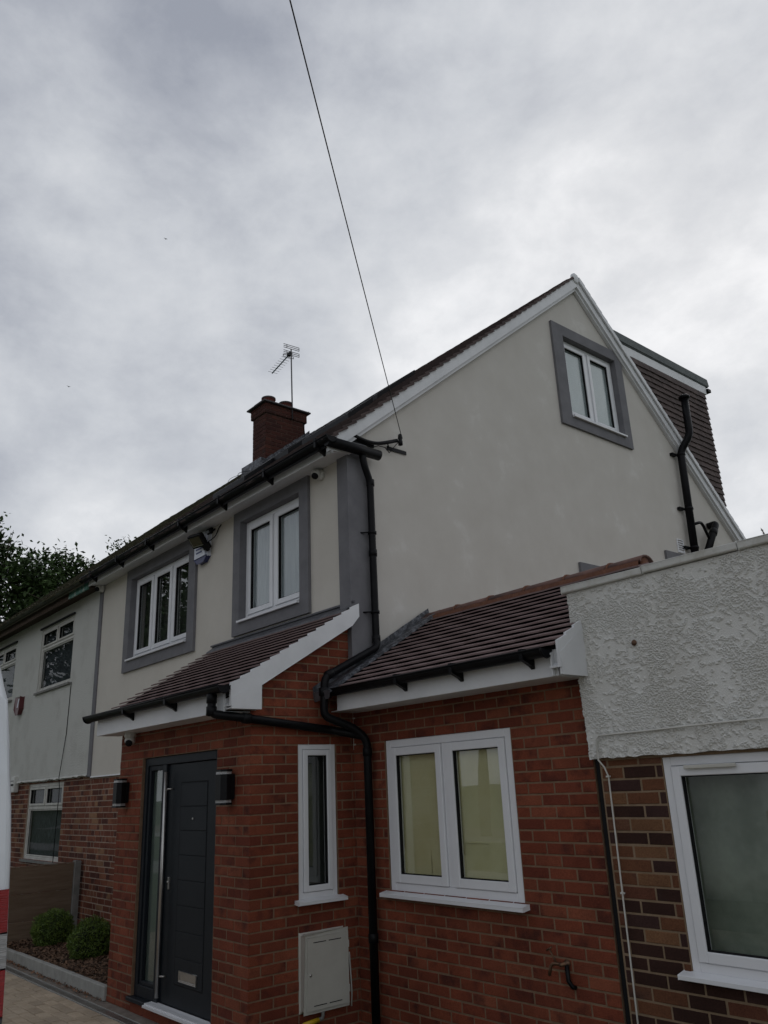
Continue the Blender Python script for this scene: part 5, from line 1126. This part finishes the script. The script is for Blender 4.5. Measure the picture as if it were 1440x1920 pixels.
for s_, e in tips:
    for k in range(46):
        t_ = rg.uniform(0.25, 1.0); p = s_.lerp(e, t_); u = ((e-s_).normalized()*0.8+Vector((rg.gauss(0, 1), rg.gauss(0, 1), rg.gauss(0, 1)))*0.6).normalized()*rg.uniform(0.04, 0.09); w_ = u.cross(Vector((rg.gauss(0, 1), rg.gauss(0, 1), rg.gauss(0, 1)))).normalized()*0.016
        b.add([p-w_, p+w_, p+u], [(0, 1, 2)])
link('crown', b.mesh('crown', M_CONIF, recalc=False), cf)
# two distant birds
for (px, py, lab) in ((311, 448, 'tiny dark bird high in the sky left of the cable'), (129, 725, 'tiny dark bird low in the sky at the far left')):
    d_ = (fwd+r2*((px-720)/1515.93)-u2*((py-960)/1515.93)); P = CAM+d_*90; b = MB()
    b.lathe(P, (1, 0.3, 0), [(0.0, -0.14), (0.04, -0.06), (0.045, 0.04), (0.0, 0.12)], 8)
    for s_ in (-1, 1): b.add([P+Vector((0.05, 0, 0)), P+Vector((-0.04, 0, 0)), P+Vector((-0.09, s_*0.24, 0.10)), P+Vector((0.0, s_*0.14, 0.07))], [(0, 1, 2, 3)])
    tag(link('bird', b.mesh('bird', M_BIRD)), lab, 'bird')

# ================================================================== VAN backed onto the drive
vn = thing('van', 'white high-roofed van at the left edge with red and clear tail lamp', 'van', (0.9, -5.0, GZ))
VX0, VX1, VY = -0.10, 1.90, -2.25
prof = []     # rear profile (y, z): upright tail that leans forward and rounds into the roof
for (dy, z) in ((0.0, 0.15), (0.0, 0.72), (-0.005, 0.87), (-0.012, 1.0), (-0.03, 1.31), (-0.045, 1.50), (-0.062, 1.64), (-0.078, 1.80), (-0.098, 1.957), (-0.125, 2.08), (-0.155, 2.18), (-0.19, 2.30), (-0.235, 2.38), (-0.30, 2.44), (-0.40, 2.48), (-0.6, 2.50)): prof.append((VY+dy, z))
full = prof+[(-6.2, 2.48), (-6.9, 2.30), (-7.5, 1.55), (-8.1, 1.25), (-8.3, 0.75), (-8.3, 0.15)]
xs = [(VX0, 0.10), (VX0+0.03, 0.04), (VX0+0.10, 0.0), (VX1-0.10, 0.0), (VX1-0.03, 0.04), (VX1, 0.10)]
b = MB(); n_ = len(full); cy, cz = -5.2, 1.2; vs = []
for x, k in xs:
    for (y, z) in full:
        yy = y-k*0.35 if y > -4 else y+k*0.6; zz = z-(k*1.0 if z > 2 else 0)
        inw = 0.10*max(0, (z-1.2)/1.3)**1.6; xx = x+(inw if x < 0.9 else -inw); vs.append((xx, yy, zz))
b.add(vs, [tuple(range(n_))]+[tuple(range(6*n_-1, 5*n_-1, -1))]+[(i*n_+k, i*n_+(k+1) % n_, (i+1)*n_+(k+1) % n_, (i+1)*n_+k) for i in range(5) for k in range(n_)])
for i in range(2, len(b.sm)): b.sm[i] = True
b.build('body', M_WHITEP, vn)
def lamp(x, s_):
    segs = ((0.42, 0.66, M_REDL), (0.665, 0.69, M_ALU), (0.695, 0.865, M_REDL), (0.87, 1.00, M_CLEARL), (1.005, 1.165, M_REDL))
    L0 = thing_parts = None
    for (z0, z1, m_) in segs:
        b = MB(); dy = -0.012
        yl = lambda z: VY-0.030-0.055*max(0, z-0.75)
        b.prism([(VY-0.20, z0), (yl(z0), z0), (yl(z1), z1), (VY-0.20, z1)], side(0), x-0.06 if s_ > 0 else x-0.006, x+0.006 if s_ > 0 else x+0.06)
        b.build('tail_light', m_, vn, 0.006)
lamp(VX1, 1); lamp(VX0, -1)
b = MB(); b.box(VX0+0.02, VX1-0.02, VY-0.06, VY+0.07, 0.12, 0.38); b.build('bumper', M_BLACKM, vn, 0.02)
b = MB(); b.box(0.897, 0.903, VY-0.2, VY+0.001, 0.42, 1.6); b.build('door_gap', M_SEAL, vn)
for (a, c_) in ((0.08, 0.82), (0.98, 1.72)):
    b = MB(); b.prism([(VY+0.004, 0.0), (VY+0.010, 0.0), (VY-0.055, 0.60), (VY-0.062, 0.60)], lambda u, d, z: (d, u-0.045, z+1.27), a, c_); b.build('rear_window', M_SEAL, vn, 0.01)
b = MB(); c = Vector((0.9, VY+0.01, 1.0))
b.tube([c+Vector((math.cos(a)*0.07, 0.012, math.sin(a)*0.07)) for a in [2*math.pi*i/24 for i in range(25)]], 0.007, 6)
for k in range(3):
    a = math.pi/2+k*2*math.pi/3; b.tube([c+Vector((0, 0.012, 0)), c+Vector((math.cos(a)*0.068, 0.012, math.sin(a)*0.068))], [0.012, 0.004], 6)
b.build('emblem', M_STEEL, vn)
b = MB(); b.box(0.64, 1.16, VY+0.07, VY+0.078, 0.24, 0.35); b.build('number_plate', M_PLATE, vn)
for (x, y) in ((VX0+0.1, -3.3), (VX1-0.1, -3.3), (VX0+0.1, -7.2), (VX1-0.1, -7.2)):
    b = MB(); b.lathe((x-0.11, y, 0.07), (1, 0, 0), [(0.0, 0.0), (0.30, 0.0), (0.345, 0.03), (0.345, 0.20), (0.30, 0.225), (0.0, 0.225)], 28); wh = b.build('wheel', M_TYRE, vn)
    b = MB(); b.lathe((x-0.125, y, 0.07), (1, 0, 0), [(0.0, 0.0), (0.20, 0.01), (0.21, 0.03), (0.21, 0.225), (0.20, 0.24), (0.0, 0.25)], 20); b.build('hub', M_ALU, wh)
b = MB(); b.box(VX1-0.002, VX1+0.012, -7.6, -2.7, 0.42, 0.47); b.build('side_moulding', M_BLACKM, vn)

# ================================================================== across the road (mirrored in the window panes)
for k, (x, lab, mw) in enumerate(((-12, 'brick house across the road facing the brick extension', M_BRICK_OLD), (2.5, 'rendered house across the road with a bay of white windows', M_RENDER))):
    h = thing('house', lab, 'house', (x, -26, GZ)); y = -22.0
    b = MB(); b.slab(rect(x-5.5, x+5.5, GZ, 5.0), [rect(x+o-0.9, x+o+0.9, z0, z0+1.2) for o in (-3.4, 0, 3.4) for z0 in (0.7, 3.2)], lambda u, d, z: (u, y+d, z), -0.25, 0.0); b.box(x-5.5, x+5.5, y-7, y-6.8, GZ, 5.0); b.box(x-5.5, x-5.3, y-6.8, y-0.26, GZ, 5); b.box(x+5.3, x+5.5, y-6.8, y-0.26, GZ, 5); b.build('wall', mw, h)
    b = MB(); b.prism([(y+0.4, 4.9), (y-3.5, 8.0), (y-7.4, 4.9)], side(0), x-5.8, x+5.8); b.build('roof', M_TILE_OLD, h)
    for o in (-3.4, 0, 3.4):
        for z0 in (0.7, 3.2): window(h, lambda u, d, z: (u, y+d, z), x+o-0.89, x+o+0.89, z0+0.01, z0+1.19, (1, 1), d=-0.05, blind=M_ROOM, sashes=[[1, 1]])
tree('broadleaf_tree', 'large garden tree left of the drive, mirrored in the upper windows', (-20.5, -6.5, GZ), 10.5,
     [((-20, -5.5, 5.6), 2.3), ((-21.5, -7.5, 6.5), 2.4), ((-19, -7.5, 6.2), 2.0), ((-20.5, -4.0, 6.6), 1.9), ((-21, -6.2, 8.6), 2.1), ((-22.5, -4.5, 5.0), 2.0), ((-23.5, -6.8, 8.2), 2.0)], 16000, 0.13, 23)
tree('broadleaf_tree', 'leafy street tree across the road opposite the front door', (-9.5, -18.2, GZ), 9,
     [((-9.5, -18.2, 7.6), 1.9), ((-10.8, -18.0, 6.2), 1.7), ((-8.2, -18.3, 6.0), 1.8), ((-9.4, -17.6, 5.0), 1.8), ((-10.0, -18.3, 9.2), 1.2)], 6000, 0.14, 21)
tree('broadleaf_tree', 'second leafy street tree across the road, farther along to the west', (-17.0, -18.2, GZ), 10,
     [((-17, -18.2, 8.6), 2.1), ((-18.5, -18.0, 7.0), 2.0), ((-15.5, -18.3, 7.0), 2.0), ((-17, -17.6, 5.4), 2.0), ((-17, -18.3, 10.4), 1.4)], 7000, 0.14, 22)
